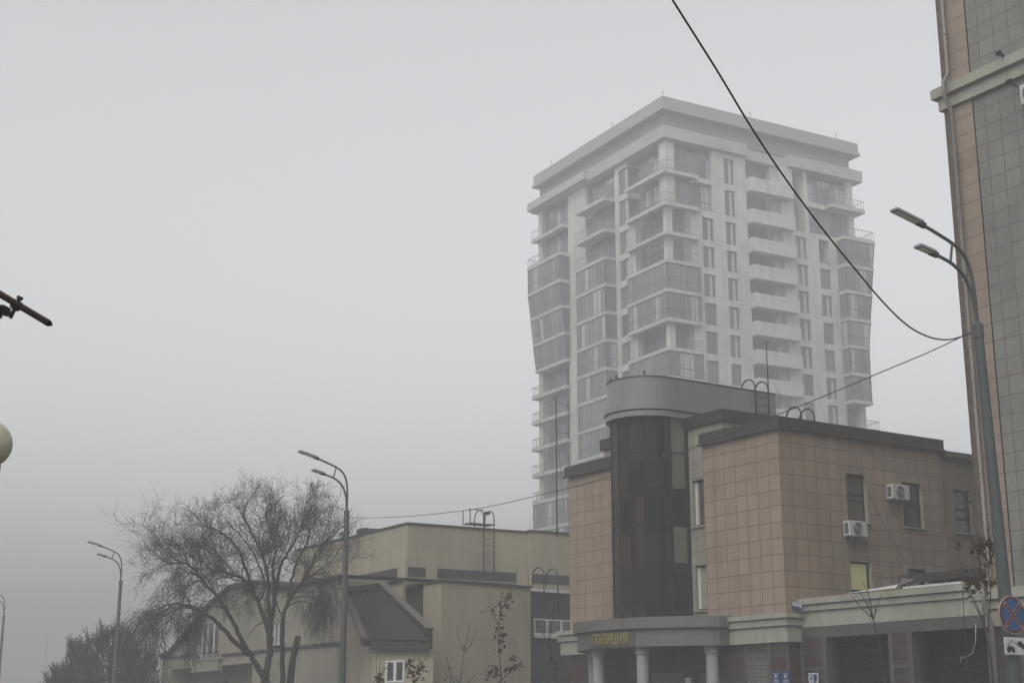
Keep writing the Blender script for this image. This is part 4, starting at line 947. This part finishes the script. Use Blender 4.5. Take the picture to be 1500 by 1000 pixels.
for (x, y) in ((1.9, .5), (-1.5, 1.5), (.4, -1.6)): m.tube([(0, 0, h - 1.5), (x, y, .05)], .008, 4)
m.build('guy_wire', M['wire_grey'], A)

b0 = onY(452, 800, 76); m = MB(); m.tube([(b0.x, b0.y, 6.5), (b0.x, b0.y, onY(453, 706, 76).z)], [.035, .02], 6); m.tube([(b0.x, b0.y, onY(453, 712, 76).z), (b0.x + .1, b0.y, onY(453, 706, 76).z)], .03, 5)
tag(m.build('antenna_mast', M['steel']), 'thin upright rod rising behind the top of the bare tree', 'antenna')

# ------------------------------------------------------------------ street lamps
def lamp_parts(L):
    m = MB(); m.tube([(0, 0, 0), (0, 0, .02), (0, 0, 8.5)], [.135, .135, .085], 16); m.lathe([(.2, 0), (.2, .03), (.15, .05)], (0, 0, 0), 12); m.build('pole', M['lamp_paint'], L, smooth=False)
    m = MB(); m.lathe([(.086, 8.35), (.098, 8.36), (.098, 8.62), (.05, 8.66)], (0, 0, 0), 14); m.build('collar', M['lamp_paint'], L)
    outer = [(0, 8.6), (0, 9.2), (-.03, 9.55), (-.11, 9.82), (-.25, 10.0), (-.45, 10.12), (-.8, 10.25), (-1.17, 10.37)]
    inner = [(-.02, 8.6), (-.03, 8.95), (-.09, 9.25), (-.22, 9.5), (-.42, 9.67), (-.65, 9.77), (-.92, 9.84)]
    def sm(p):
        out = []
        for i in range(len(p) - 1):
            p0, p1, p2, p3 = p[max(i - 1, 0)], p[i], p[i + 1], p[min(i + 2, len(p) - 1)]
            for t in (0, .25, .5, .75):
                out.append(tuple(.5 * (2 * b + (c - a) * t + (2 * a - 5 * b + 4 * c - d) * t * t + (-a + 3 * b - 3 * c + d) * t ** 3) for a, b, c, d in zip(p0, p1, p2, p3)))
        return out + [p[-1]]
    for p, ln, wd in ((outer, .68, .10), (inner, .40, .10)):
        m = MB(); m.tube([(x, 0, z) for x, z in sm(p)], .034, 10); m.build('arm', M['lamp_paint'], L, smooth=True)
        ex, ez = p[-1]; dx, dz = p[-1][0] - p[-2][0], p[-1][1] - p[-2][1]; l = math.hypot(dx, dz); dx /= l; dz /= l; dz *= .75; l = math.hypot(dx, dz); dx /= l; dz /= l
        ax = Vector((dx, 0, dz)); up = Vector((-dz, 0, dx)); up = up if up.z > 0 else -up; c = Vector((ex, 0, ez))
        h = MB(); h.obox(c + ax * (.06 + ln / 2) + up * .02, ax, (0, 1, 0), up, ln / 2, wd * .95, .028); h.obox(c + ax * (.06 + ln / 2) + up * .065, ax, (0, 1, 0), up, ln / 2 - .04, wd * .55, .012)
        hd = h.build('lamp_head', M['lamp_head'], L, bevel=.015)
        q = MB(); q.obox(c + ax * .05, ax, (0, 1, 0), up, .1, .04, .045); q.obox(c + ax * .02 + up * .05, ax, (0, 1, 0), up, .03, .03, .02); q.build('clamp', M['steel'], hd)
        q = MB(); q.obox(c + ax * (.06 + ln / 2) - up * .018, ax, (0, 1, 0), up, ln / 2 - .05, wd * .6, .006); q.build('lens', M['lamp_lens'], hd)
    m = MB(); m.tube([(-.46, 0, 10.11), (-.55, 0, 9.73)], .024, 6); m.build('strut', M['lamp_paint'], L)
ROADAZ = R_(30)      # local -x points across the road
LA = thing('street_lamp', 'grey double-arm street lamp carrying the no stopping sign, nearest of the row', 'street lamp', (8.78, 25.9, 0), ROADAZ, 'double-arm street lamps along the road')
lamp_parts(LA); LA.rotation_euler = (0, R_(-1.4), ROADAZ)
dup(LA, (-5.8, 50.7, 0), 'grey double-arm street lamp between the bare tree and the cream porch', ROADAZ)
dup(LA, (-20.75, 77.5, 0), 'grey double-arm street lamp in front of the dark pine', ROADAZ)
dup(LA, (-36.3, 105, 0), 'faint double-arm street lamp cut by the left edge of the photo', ROADAZ)
dup(LA, (-37.6, 128, 0), 'small faint street lamp with arms to the right, above the pine', R_(200), .82)
FL_ = thing('floodlight_mast', 'barely visible mast with a wide head in the fog, left one', 'lamp mast', (-157.5, 500, 0), 0, 'ghostly masts in the fog')
m = MB(); m.tube([(0, 0, 0), (0, 0, 28.5)], [.45, .25], 8); m.build('pole', M['lamp_paint'], FL_)
m = MB(); m.tube([(-1.3, 0, 28.5), (1.3, 0, 28.5)], .12, 6)
for x in (-1.1, -.37, .37, 1.1): m.obox((x, -.2, 28.7), (1, 0, 0), (0, 1, .4), (0, -.4, 1), .32, .2, .25)
m.build('lamp_bar', M['lamp_head'], FL_)
dup(FL_, (-150.2, 503, 0), 'barely visible mast with a wide head in the fog, just left of the small lamp')
# junction box and strap on the second lamp
m = MB(); m.tube([(0, 0, 0), (.05, 0, -.12), (.0, 0, -.24), (-.06, 0, -.13), (0, 0, 0)], .025, 6); o = m.build('cable_coil', M['wire']); o.location = (-5.93, 50.55, 7.85); tag(o, 'small black cable coil tied to the second street lamp', 'cable')

# road signs on the nearest lamp
def road_signs():
    n = Vector((.5, -.866, 0)); r = Vector((.866, .5, 0)); base = Vector((8.78, 25.9, 0))
    c = onY(1482.5, 900, 25.75)
    S = thing('traffic_sign', 'round blue no stopping sign with red cross on the nearest lamp', 'traffic sign', c, 0)
    def disc(mb, r0, off, nseg=40, cz=0):
        mb.poly([r * r0 * math.cos(2 * math.pi * i / nseg) + Vector((0, 0, cz + r0 * math.sin(2 * math.pi * i / nseg))) + n * off for i in range(nseg)])
    m = MB()
    ring = [r * .335 * math.cos(2 * math.pi * i / 40) + Vector((0, 0, .335 * math.sin(2 * math.pi * i / 40))) for i in range(40)]
    m.poly([p + n * .012 for p in ring]); m.poly([p - n * .012 for p in ring][::-1])
    for i in range(40): a, b = ring[i], ring[(i + 1) % 40]; m.poly([a - n * .012, b - n * .012, b + n * .012, a + n * .012])
    m.build('rim', M['sign_rim'], S)
    m = MB(); disc(m, .318, .016); m.build('red_ring', M['sign_red'], S)
    m = MB(); disc(m, .278, .020); m.build('blue_field', M['sign_blue'], S)
    m = MB(); m2 = MB()
    for sg in (1, -1):
        d = (r * sg + Vector((0, 0, 1))).normalized(); p = n.cross(d).normalized()
        m.poly([d * .29 + p * .036 + n * (.023 + .001 * sg), -d * .29 + p * .036 + n * (.023 + .001 * sg), -d * .29 - p * .036 + n * (.023 + .001 * sg), d * .29 - p * .036 + n * (.023 + .001 * sg)][::-1])
        m2.poly([d * .262 + p * .024 + n * (.027 + .001 * sg), -d * .262 + p * .024 + n * (.027 + .001 * sg), -d * .262 - p * .024 + n * (.027 + .001 * sg), d * .262 - p * .024 + n * (.027 + .001 * sg)][::-1])
    m.build('cross_edge', M['sign_rim'], S); m2.build('cross', M['sign_red'], S)
    m = MB(); pole = Vector((8.70, 25.9, 0)) - Vector((c.x, c.y, 0))
    for z in (-.15, .15): m.tube([-n * .012 + Vector((0, 0, z)), pole + Vector((0, 0, z))], .018, 6)
    m.build('clamp', M['steel'], S)
    c2 = onY(1489, 946, 25.75)
    S = thing('tow_away_plate', 'white tow-away plate with black pictogram below the round sign', 'traffic sign', c2, 0)
    def rect(mb, a0, a1, z0, z1, off): mb.poly([r * a0 + Vector((0, 0, z0)) + n * off, r * a1 + Vector((0, 0, z0)) + n * off, r * a1 + Vector((0, 0, z1)) + n * off, r * a0 + Vector((0, 0, z1)) + n * off])
    m = MB(); m.obox((0, 0, 0), r, n, (0, 0, 1), .30, .012, .15); m.build('plate', M['sign_white'], S, bevel=.01)
    k = MB()
    def P2(pts, off=.016): k.poly([r * a + Vector((0, 0, z)) + n * off for a, z in pts])
    def D2(a, z, rad, off=.018): k.poly([r * (a + rad * math.cos(i * math.pi / 8)) + Vector((0, 0, z + rad * math.sin(i * math.pi / 8))) + n * off for i in range(16)])
    P2([(-.26, -.08), (-.06, -.08), (-.06, -.04), (-.12, .0), (-.22, .0), (-.26, -.04)]); D2(-.21, -.085, .03); D2(-.10, -.085, .03)
    P2([(-.24, .0), (-.225, .0), (-.12, .10), (-.13, .11)], .017); P2([(-.13, .11), (-.12, .10), (.0, .02), (.0, .035)], .0175)
    P2([(.0, .05), (.05, .09), (.10, .09), (.24, -.02), (.22, -.07), (.18, -.06), (.02, .03)]); D2(.06, .02, .03); D2(.19, -.075, .032)
    k.build('pictogram', M['sign_black'], S)
    m = MB()
    pole = Vector((8.70, 25.9, 0)) - Vector((c2.x, c2.y, 0)); m.tube([-n * .012, pole], .018, 6); m.build('clamp', M['steel'], S)
road_signs()

# ------------------------------------------------------------------ cables
def cable(name, label, pts, r, mat):
    m = MB(); m.tube(pts, r, 6); return tag(m.build(name, M[mat], smooth=True), label, 'cable')
def smooth_px(pp, n=8):
    out = []
    for i in range(len(pp) - 1):
        p0, p1, p2, p3 = pp[max(i - 1, 0)], pp[i], pp[i + 1], pp[min(i + 2, len(pp) - 1)]
        for k in range(n):
            t = k / n; out.append(tuple(.5 * (2 * b + (c - a) * t + (2 * a - 5 * b + 4 * c - d) * t * t + (-a + 3 * b - 3 * c + d) * t ** 3) for a, b, c, d in zip(p0, p1, p2, p3)))
    return out + [pp[-1]]
s0 = onY(985, 0, 14.0); A_ = Vector((8.55, 25.9, 0)); az_c = math.degrees(math.atan2(A_.x - s0.x, A_.y - s0.y)); fc = Face(A_, az_c)
pp = smooth_px([(920, -105), (985, 0), (1050, 103), (1100, 186), (1150, 261), (1200, 329), (1250, 391), (1295, 444), (1330, 477), (1360, 493), (1385, 497.5), (1405, 494), (1421, 488)])
q0, q1 = fc.pt(*pp[0]), fc.pt(*pp[4]); dq = (q0 - q1).normalized()      # the cable runs on over the camera to the other side of the road
far_end = [q0 + Vector((dq.x, dq.y, 0)) * k + Vector((0, 0, dq.z * k * (1 + k * .012))) for k in (26, 20, 14, 9, 5, 2)]
cable('overhead_cable', 'thick black cable sagging from the top of the photo to the nearest lamp', far_end + [fc.pt(*p) for p in pp], .0135, 'wire')
fc = Face(A_, math.degrees(math.atan2(-5.8 - A_.x, 50.7 - A_.y)))
pp = smooth_px([(1421, 487), (1360, 516), (1300, 541), (1200, 583), (1142, 606), (1026, 651), (896, 697), (810, 720), (708, 743), (620, 754), (560, 757.5), (511, 758)])
cable('overhead_cable', 'thin dark cable strung between the two nearest street lamps', [fc.pt(*p) for p in pp], .010, 'wire_grey')
pp = smooth_px([(1253, 668), (1268, 710), (1290, 760), (1330, 828)], 4)
fc = Face(PC - eL * .08, 57)
cable('drooping_wire', 'thin wire drooping across the pink tiled side wall', [fc.pt(*p) for p in pp], .007, 'wire_grey')

# ------------------------------------------------------------------ near things at the left edge
gp = onY(-18, 650, 9.0)
GL = thing('globe_lamp', 'cream globe lamp on a post cut off by the left edge', 'street lamp', (gp.x, gp.y, 0))
m = MB(); m.lathe([(.15 * math.sin(math.pi * i / 24) + .0005, -.15 * math.cos(math.pi * i / 24)) for i in range(25)], (0, 0, gp.z), 32); m.build('globe', M['globe'], GL, smooth=True)
m = MB(); m.tube([(0, 0, 0), (0, 0, gp.z - .14)], [.06, .04], 12); m.lathe([(.05, -.19), (.09, -.17), (.09, -.13), (.05, -.12)], (0, 0, gp.z), 16); m.build('post', M['lamp_paint'], GL)
tip, root = onY(76, 476, 6.0), onY(-60, 395, 5.6)
RD = thing('banner_pole', 'brown slanting pipe with a clamp at the left edge', 'pole', (root.x, root.y, 0))
o_ = Vector((root.x, root.y, 0)); d = (tip - root).normalized()
m = MB(); m.tube([root - o_ - d * .1, tip - o_ - d * .03], .0145, 12); m.build('pipe', M['rust'], RD, smooth=False)
m = MB(); m.tube([tip - o_ - d * .032, tip - o_ - d * .012, tip - o_ + d * .004], [.016, .013, .001], 10); m.build('pipe_tip', M['black'], RD)
m = MB(); cl = onY(24, 447, 5.85) - o_; dn = Vector((-.35, 0, -.93)).normalized()
m.tube([cl - d * .016, cl + d * .016], .022, 12); m.tube([cl - dn * .035, cl + dn * .06], .009, 8); m.tube([cl - dn * .04, cl - dn * .028], .014, 6)
b2 = cl + dn * .045; m.tube([b2, b2 - d * .075 + dn * .0], .011, 8); m.obox(b2 - d * .04, d, dn, d.cross(dn), .018, .018, .016); m.obox(b2 - d * .065 + dn * .03, d, dn, d.cross(dn), .022, .009, .012); m.tube([b2 - d * .06, b2 - d * .06 + dn * .05], .008, 8)
m.build('clamp', M['steel'], RD)
m = MB(); m.tube([(0, 0, 0), (0, 0, root.z + .25)], .03, 12); m.build('post', M['rust'], RD)

# ------------------------------------------------------------------ trees
def rv_(s): return Vector((random.uniform(-s, s), random.uniform(-s, s), random.uniform(-s, s)))
def bare_tree():
    Y0 = 58.0; base = onY(391, 1003, Y0); base.z = 0
    T = thing('bare_tree', 'large leafless weeping tree with several dark stems in front of the gabled house', 'tree', base)
    tr = MB(); tw = MB()
    random.seed(21)
    limbs = [  # pixels on the photograph, depth offsets, start and end radius
        ([(391, 1125), (390, 1040), (388, 996)], [0, 0, 0], .27, .22),
        ([(388, 996), (377, 975), (364, 955), (352, 932), (338, 905), (322, 880), (300, 856), (287, 838), (270, 822), (250, 818), (228, 823)], [0, -.1, -.2, -.4, -.6, -.8, -1.1, -1.3, -1.5, -1.7, -1.9], .16, .028),
        ([(364, 957), (345, 940), (328, 922), (313, 908), (295, 898), (275, 890), (255, 884), (235, 886), (215, 898)], [-.2, -.5, -.9, -1.2, -1.5, -1.7, -1.9, -2.0, -2.1], .13, .025),
        ([(388, 996), (394, 965), (395, 940), (392, 918), (386, 902), (378, 880), (369, 862), (358, 846), (340, 836), (318, 832), (300, 825), (285, 800)], [0, .1, .2, .3, .4, .6, .8, 1, 1.2, 1.4, 1.6, 1.8], .17, .022),
        ([(395, 940), (396, 915), (394, 890), (393, 868), (393, 845), (386, 815), (378, 790), (366, 765), (358, 742), (362, 722)], [.2, .2, .1, 0, -.2, -.4, -.6, -.8, -1, -1.2], .14, .018),
        ([(396, 918), (401, 890), (403, 868), (402, 848), (400, 825), (404, 800), (396, 770), (390, 745), (392, 730)], [.2, .4, .6, .8, 1, 1.2, 1.4, 1.6, 1.8], .12, .018),
        ([(401, 880), (408, 850), (413, 826), (424, 806), (440, 782), (452, 760), (466, 738), (478, 725)], [.5, .3, .1, -.2, -.5, -.8, -1.0, -1.2], .10, .018),
        ([(372, 868), (364, 845), (356, 815), (345, 790), (322, 770), (305, 762), (292, 758)], [.7, .4, .0, -.3, -.6, -.8, -1], .09, .018),
        ([(378, 880), (388, 858), (384, 832), (372, 805), (356, 780), (330, 748), (322, 735)], [.6, .9, 1.3, 1.6, 1.9, 2.2, 2.4], .07, .015),
        ([(416, 1120), (417, 1010), (418, 960), (418, 925), (420, 902), (427, 884), (440, 865), (455, 848), (468, 828), (480, 806), (494, 788), (512, 775)], [.4, .4, .3, .2, .1, 0, -.2, -.4, -.6, -.8, -1, -1.2], .145, .02),
        ([(427, 884), (432, 860), (436, 840), (446, 815), (462, 790), (470, 765), (486, 745)], [0, .4, .8, 1.2, 1.5, 1.8, 2.1], .09, .018),
        ([(419, 905), (412, 893), (405, 881), (398, 860), (402, 830)], [.1, .3, .5, .7, 1], .05, .015),
        ([(455, 848), (475, 838), (497, 835), (515, 842)], [-.4, -.2, .2, .5], .05, .012),
        ([(295, 846), (278, 850), (255, 868), (240, 880)], [-1.2, -1.6, -1.9, -2.2], .05, .012),
        ([(270, 822), (262, 800), (248, 790), (232, 790)], [-1.5, -1.2, -1, -.8], .045, .012),
        ([(392, 905), (372, 920), (362, 935)], [.3, .7, .9], .03, .012)]
    ends = []
    for px, off, r0, r1 in limbs:
        px = [(400 + (x - 400) * .78 if x > 400 else 330 - (330 - x) * .90 if x < 330 else x, y if y > 880 else 880 - (880 - y) * .91) for x, y in px]
        pts = [onY(x, y, Y0 + o) - base for (x, y), o in zip(px, off)]
        pts = [Vector(p) for p in smooth_px([tuple(p) for p in pts], 4)]
        n = len(pts); rad = [.86 * (r0 + (r1 - r0) * (i / (n - 1)) ** .8) for i in range(n)]
        pts = [p + (rv_(.03) if i else Vector()) for i, p in enumerate(pts)]
        tr.tube(pts, rad, 8)
        if n > 12: ends.append((pts, rad))
    # cut stump
    pts = [onY(x, y, Y0 + .6) - base for x, y in ((421, 1120), (425, 1000), (429, 965), (433, 948), (437, 931))]; tr.tube(pts, [.17, .15, .13, .125, .12], 10)
    cen = onY(375, 880, Y0) - base
    def grow(p, d, ln, r, lev, droop):
        n = 6 if lev < 2 else 5; step = ln / n; pts = [p]; dirs = []
        for i in range(n):
            d = (d + rv_(.20 if lev < 3 else .28) + Vector((0, 0, -droop * (i + .5) / n))).normalized(); p = p + d * step; pts.append(p); dirs.append(d)
        (tr if lev == 1 else tw).tube(pts, [r * (1 - .7 * i / n) for i in range(n + 1)], 5 if lev == 1 else 3, cap=False)
        if lev >= 4: return
        k = {1: 7, 2: 7, 3: 6}[lev]
        for j in range(k):
            i = random.randint(1, n - 1) if lev < 3 else random.randint(0, n - 1); q = pts[i + 1]; dd = dirs[i]
            side = dd.cross(rv_(1)).normalized(); nd_ = (dd * .65 + side * .75 + Vector((0, 0, .1 if lev < 2 else 0))).normalized()
            out = Vector((q.x - cen.x, q.y - cen.y, 0)); 
            dr = droop + (.34 if q.z < cen.z + 1.0 and abs(out.x) > 1.2 else -.04)
            grow(q, nd_, ln * random.uniform(.5, .8), max(r * .5, .0056), lev + 1, dr)
    for pts, rad in ends:
        n = len(pts)
        for i in range(int(n * .44), n, 2):
            p = pts[i]; t = (pts[min(i + 1, n - 1)] - pts[max(i - 1, 0)]).normalized()
            for _ in range(1 if i < n * .6 else 2):
                side = t.cross(rv_(1)).normalized(); out = (p - cen); out.z *= .6; out.normalize()
                d = (t * .5 + side * .7 + out * .5 + Vector((0, 0, .25))).normalized()
                low = p.z < cen.z + .7
                grow(p, d, random.uniform(.9, 1.7) if p.z < cen.z + 2.2 else random.uniform(.6, 1.0), min(rad[i] * .55, .03), 1 if rad[i] > .05 else 2, .5 if low else -.12)
        grow(pts[-1], (pts[-1] - pts[-3]).normalized(), .6, .012, 2, .3 if pts[-1].z < cen.z + 1 else .1)
    tr.build('trunk', M['bark'], T, smooth=True, uv=False); tw.build('crown', M['twig'], T, uv=False)
bare_tree()
def pine(px, py, Y, w_, label, name='pine_tree', dens=1.0):
    base = onY(px, py, Y); H = base.z; base.z = 0; T = thing(name, label, 'tree', base, 0, 'dark conifers at the lower left')
    m = MB(); m.tube([(0, 0, 0), (0, 0, H * .9)], [.16, .03], 8)
    cr = MB(); lv = 0
    for k in range(int(210 * dens)):
        z = H * random.uniform(.25, .97); rr = w_ * (1 - ((z / H - .25) / .8) ** 2.4) * random.uniform(.3, 1.0) ** .7; a = random.uniform(0, 2 * math.pi)
        e = Vector((rr * math.cos(a), rr * math.sin(a), z)); s = Vector((0, 0, max(.2, z - rr * .55)))
        mid = s.lerp(e, .6) + Vector((0, 0, -.08)); m.tube([s, mid, e], [.035, .02, .01], 4, cap=False)
        for sh in range(6):
            c = s.lerp(e, random.uniform(.6, 1.05)) + rv_(.12); up = (Vector((0, 0, 1)) + Vector((math.cos(a), math.sin(a), 0)) * .35 + rv_(.18)).normalized(); L = random.uniform(.45, .95)
            m.tube([c, c + up * L], [.012, .008], 3, cap=False)
            for q in range(34):
                b = c + up * L * random.uniform(.05, 1.05); o = (up.cross(rv_(1)).normalized() * .8 + up * .7).normalized(); p = o.cross(up).normalized() * .015; t = b + o * random.uniform(.10, .17)
                cr.poly([b - p, b + p, t])
    m.build('trunk', M['bark'], T, uv=False); cr.build('crown', M['needle'], T, uv=False)
random.seed(5)
pine(166, 919, 84, 2.9, 'dark bushy pine with upright shoots behind the street lamp'); pine(118, 945, 86, 2.0, 'lower pine at the left foot of the bushy pine', dens=.7); pine(205, 950, 88, 1.8, 'small dark conifer between the bushy pine and the gabled house', dens=.7)
pine(92, 985, 86, 1.4, 'lowest leftmost conifer with a few upright shoots', dens=.5)
def sapling(px_stem, Y, branches, label, leaves, r0=.028, seed=1, spread=.28):
    random.seed(seed); base = onY(*px_stem[0], Y); base.z = 0
    T = thing('sapling', label, 'tree', base, 0, 'young saplings along the pavement'); m = MB(); lf = MB(); allp = []
    P = [onY(x, y, Y) - base for x, y in px_stem]; P = [Vector((P[0].x, 0, 0))] + P; P = [Vector(p) for p in smooth_px([tuple(p) for p in P], 4)]
    n = len(P); m.tube(P, [r0 * (1 - .75 * i / (n - 1)) for i in range(n)], 6); allp += P[n // 2:]
    for b in branches:
        off = random.uniform(-.3, .3); Q = [onY(x, y, Y + off * i / max(1, len(b) - 1)) - base for i, (x, y) in enumerate(b)]; Q = [Vector(p) for p in smooth_px([tuple(p) for p in Q], 4)]
        m.tube(Q, [r0 * .5 * (1 - .7 * i / (len(Q) - 1)) + .002 for i in range(len(Q))], 5); allp += Q
        for _ in range(3):
            q = random.choice(Q[1:]); d = (rv_(1) + Vector((0, 0, .6))).normalized(); m.tube([q, q + d * .15, q + d * .28 + rv_(.05)], [.006, .005, .003], 3, cap=False); allp += [q + d * .15, q + d * .28]
    m.build('trunk', M['bark'], T, uv=False)
    if leaves:
        for (x, y, num, rad) in leaves:
            c = onY(x, y, Y) - base
            for _ in range(num):
                p = c + Vector((random.gauss(0, rad), random.gauss(0, rad), random.gauss(0, rad))); q = min(allp, key=lambda v: (v - p).length); p = q.lerp(p, min(1, .14 / max(.01, (q - p).length)) if (q - p).length > .14 else 1)
                d = (rv_(1) + Vector((0, 0, -.8))).normalized(); s = d.cross(rv_(1)).normalized(); nn = d.cross(s); L = random.uniform(.09, .16); W = L * random.uniform(.28, .46); k = random.uniform(.01, .03)
                lf.poly([p, p + d * L * .45 + s * W + nn * k, p + d * L + nn * -k, p + d * L * .45 - s * W + nn * k]); lf.poly([p, p + d * L * .45 - s * W + nn * k, p + d * L + nn * -k, p + d * L * .45 + s * W + nn * k])
        lf.build('foliage', M['leaf'], T, uv=False)
sapling([(734, 1000), (733, 975), (731, 945), (731, 910), (733, 893), (735, 862)], 47, [[(731, 915), (722, 900), (714, 893)], [(733, 895), (742, 878), (748, 862)], [(734, 893), (746, 874), (755, 860)], [(734, 990), (722, 980), (716, 985)], [(735, 995), (745, 985), (765, 972)]],
        'tall sapling with brown leaf clusters before the plain cream annex wall', [(742, 880, 16, .12), (745, 873, 8, .1), (720, 890, 8, .12), (734, 898, 12, .12), (732, 925, 28, .16), (742, 930, 22, .18), (737, 965, 34, .2), (728, 978, 30, .22), (720, 984, 14, .12), (748, 970, 18, .18), (760, 975, 12, .1)], .026, 3)
sapling([(671, 1030), (676, 985), (680, 953)], 47, [[(680, 953), (672, 935), (668, 918)], [(680, 953), (685, 930), (689, 911)], [(681, 955), (692, 938), (700, 920)], [(673, 1000), (660, 985), (655, 960)], [(673, 1010), (690, 995), (698, 985)], [(672, 1005), (655, 990), (648, 975)]], 'leafless thin sapling forking left of the tall leafy sapling', [(655, 985, 4, .15)], .024, 4)
sapling([(602, 1040), (607, 1000), (612, 975), (617, 955)], 47, [[(608, 998), (600, 980), (603, 965)], [(610, 985), (622, 965), (628, 945)], [(607, 1000), (595, 985), (598, 972)]], 'small leafy sapling to the right of the porch window', [(608, 975, 24, .14), (612, 988, 24, .16), (603, 968, 12, .1), (616, 978, 10, .12)], .02, 5)
sapling([(556, 1040), (555, 1000), (556, 975), (557, 957)], 47, [[(555, 1000), (551, 975), (552, 958)], [(555, 1000), (560, 985), (566, 975)]], 'low sapling with few leaves to the left of the porch window', [(556, 990, 22, .12), (558, 998, 12, .1)], .018, 6)
sapling([(812, 1040), (813, 985), (806, 950), (803, 930), (805, 900)], 44, [[(806, 950), (797, 930), (790, 910)], [(805, 940), (808, 915), (812, 880)], [(811, 970), (817, 965), (818, 958)]], 'dark bare sapling by the left corner of the police station', [(813, 968, 10, .12), (818, 975, 8, .12)], .028, 7)
sapling([(1301, 1040), (1295, 985), (1288, 945), (1279, 905), (1272, 870), (1262, 850)], 38, [[(1279, 905), (1262, 890), (1248, 872)], [(1280, 905), (1286, 885), (1291, 868)], [(1278, 903), (1268, 880), (1255, 862)], [(1286, 935), (1298, 925)], [(1289, 950), (1280, 955)]], 'slim bare sapling in front of the left gate opening', [(1285, 965, 5, .06), (1290, 975, 4, .08)], .03, 8)
sapling([(1456, 1030), (1453, 980), (1447, 945), (1438, 905), (1428, 880), (1415, 862)], 33, [[(1447, 925), (1450, 890), (1451, 860), (1446, 820), (1443, 790), (1448, 770)], [(1438, 905), (1430, 890), (1420, 872)], [(1451, 860), (1462, 835), (1440, 812), (1425, 800)], [(1446, 820), (1436, 800), (1428, 770), (1422, 755)], [(1451, 870), (1440, 860), (1430, 850)], [(1447, 840), (1450, 825), (1452, 812)]],
        'sapling with russet leaves beside the nearest lamp post', [(1447, 795, 34, .10), (1440, 800, 22, .10), (1428, 802, 12, .08), (1450, 815, 12, .08), (1440, 850, 26, .12), (1428, 852, 26, .12), (1420, 848, 10, .08), (1432, 830, 8, .06)], .028, 9)
sapling([(1412, 900), (1411, 860), (1408, 830), (1403, 800), (1402, 782)], 37, [[(1408, 830), (1414, 842), (1416, 850)], [(1403, 800), (1399, 790), (1398, 778)]], 'short thin sapling against the plastered wing', [(1403, 795, 10, .08), (1413, 842, 8, .06)], .014, 10)

# ------------------------------------------------------------------ fog
hz = MB(); hz.box(-1000, 1000, -1000, 1000, -1.2, 75)
m, t, b = newmat('fog'); t.nodes.remove(b); pv = t.nodes.new('ShaderNodeVolumePrincipled'); pv.inputs['Density'].default_value = HAZE_DENSITY; pv.inputs['Color'].default_value = (*HAZE_COLOR, 1)
t.links.new(pv.outputs[0], t.nodes['Material Output'].inputs['Volume'])
tag(hz.build('haze', m, uv=False), kind='stuff')
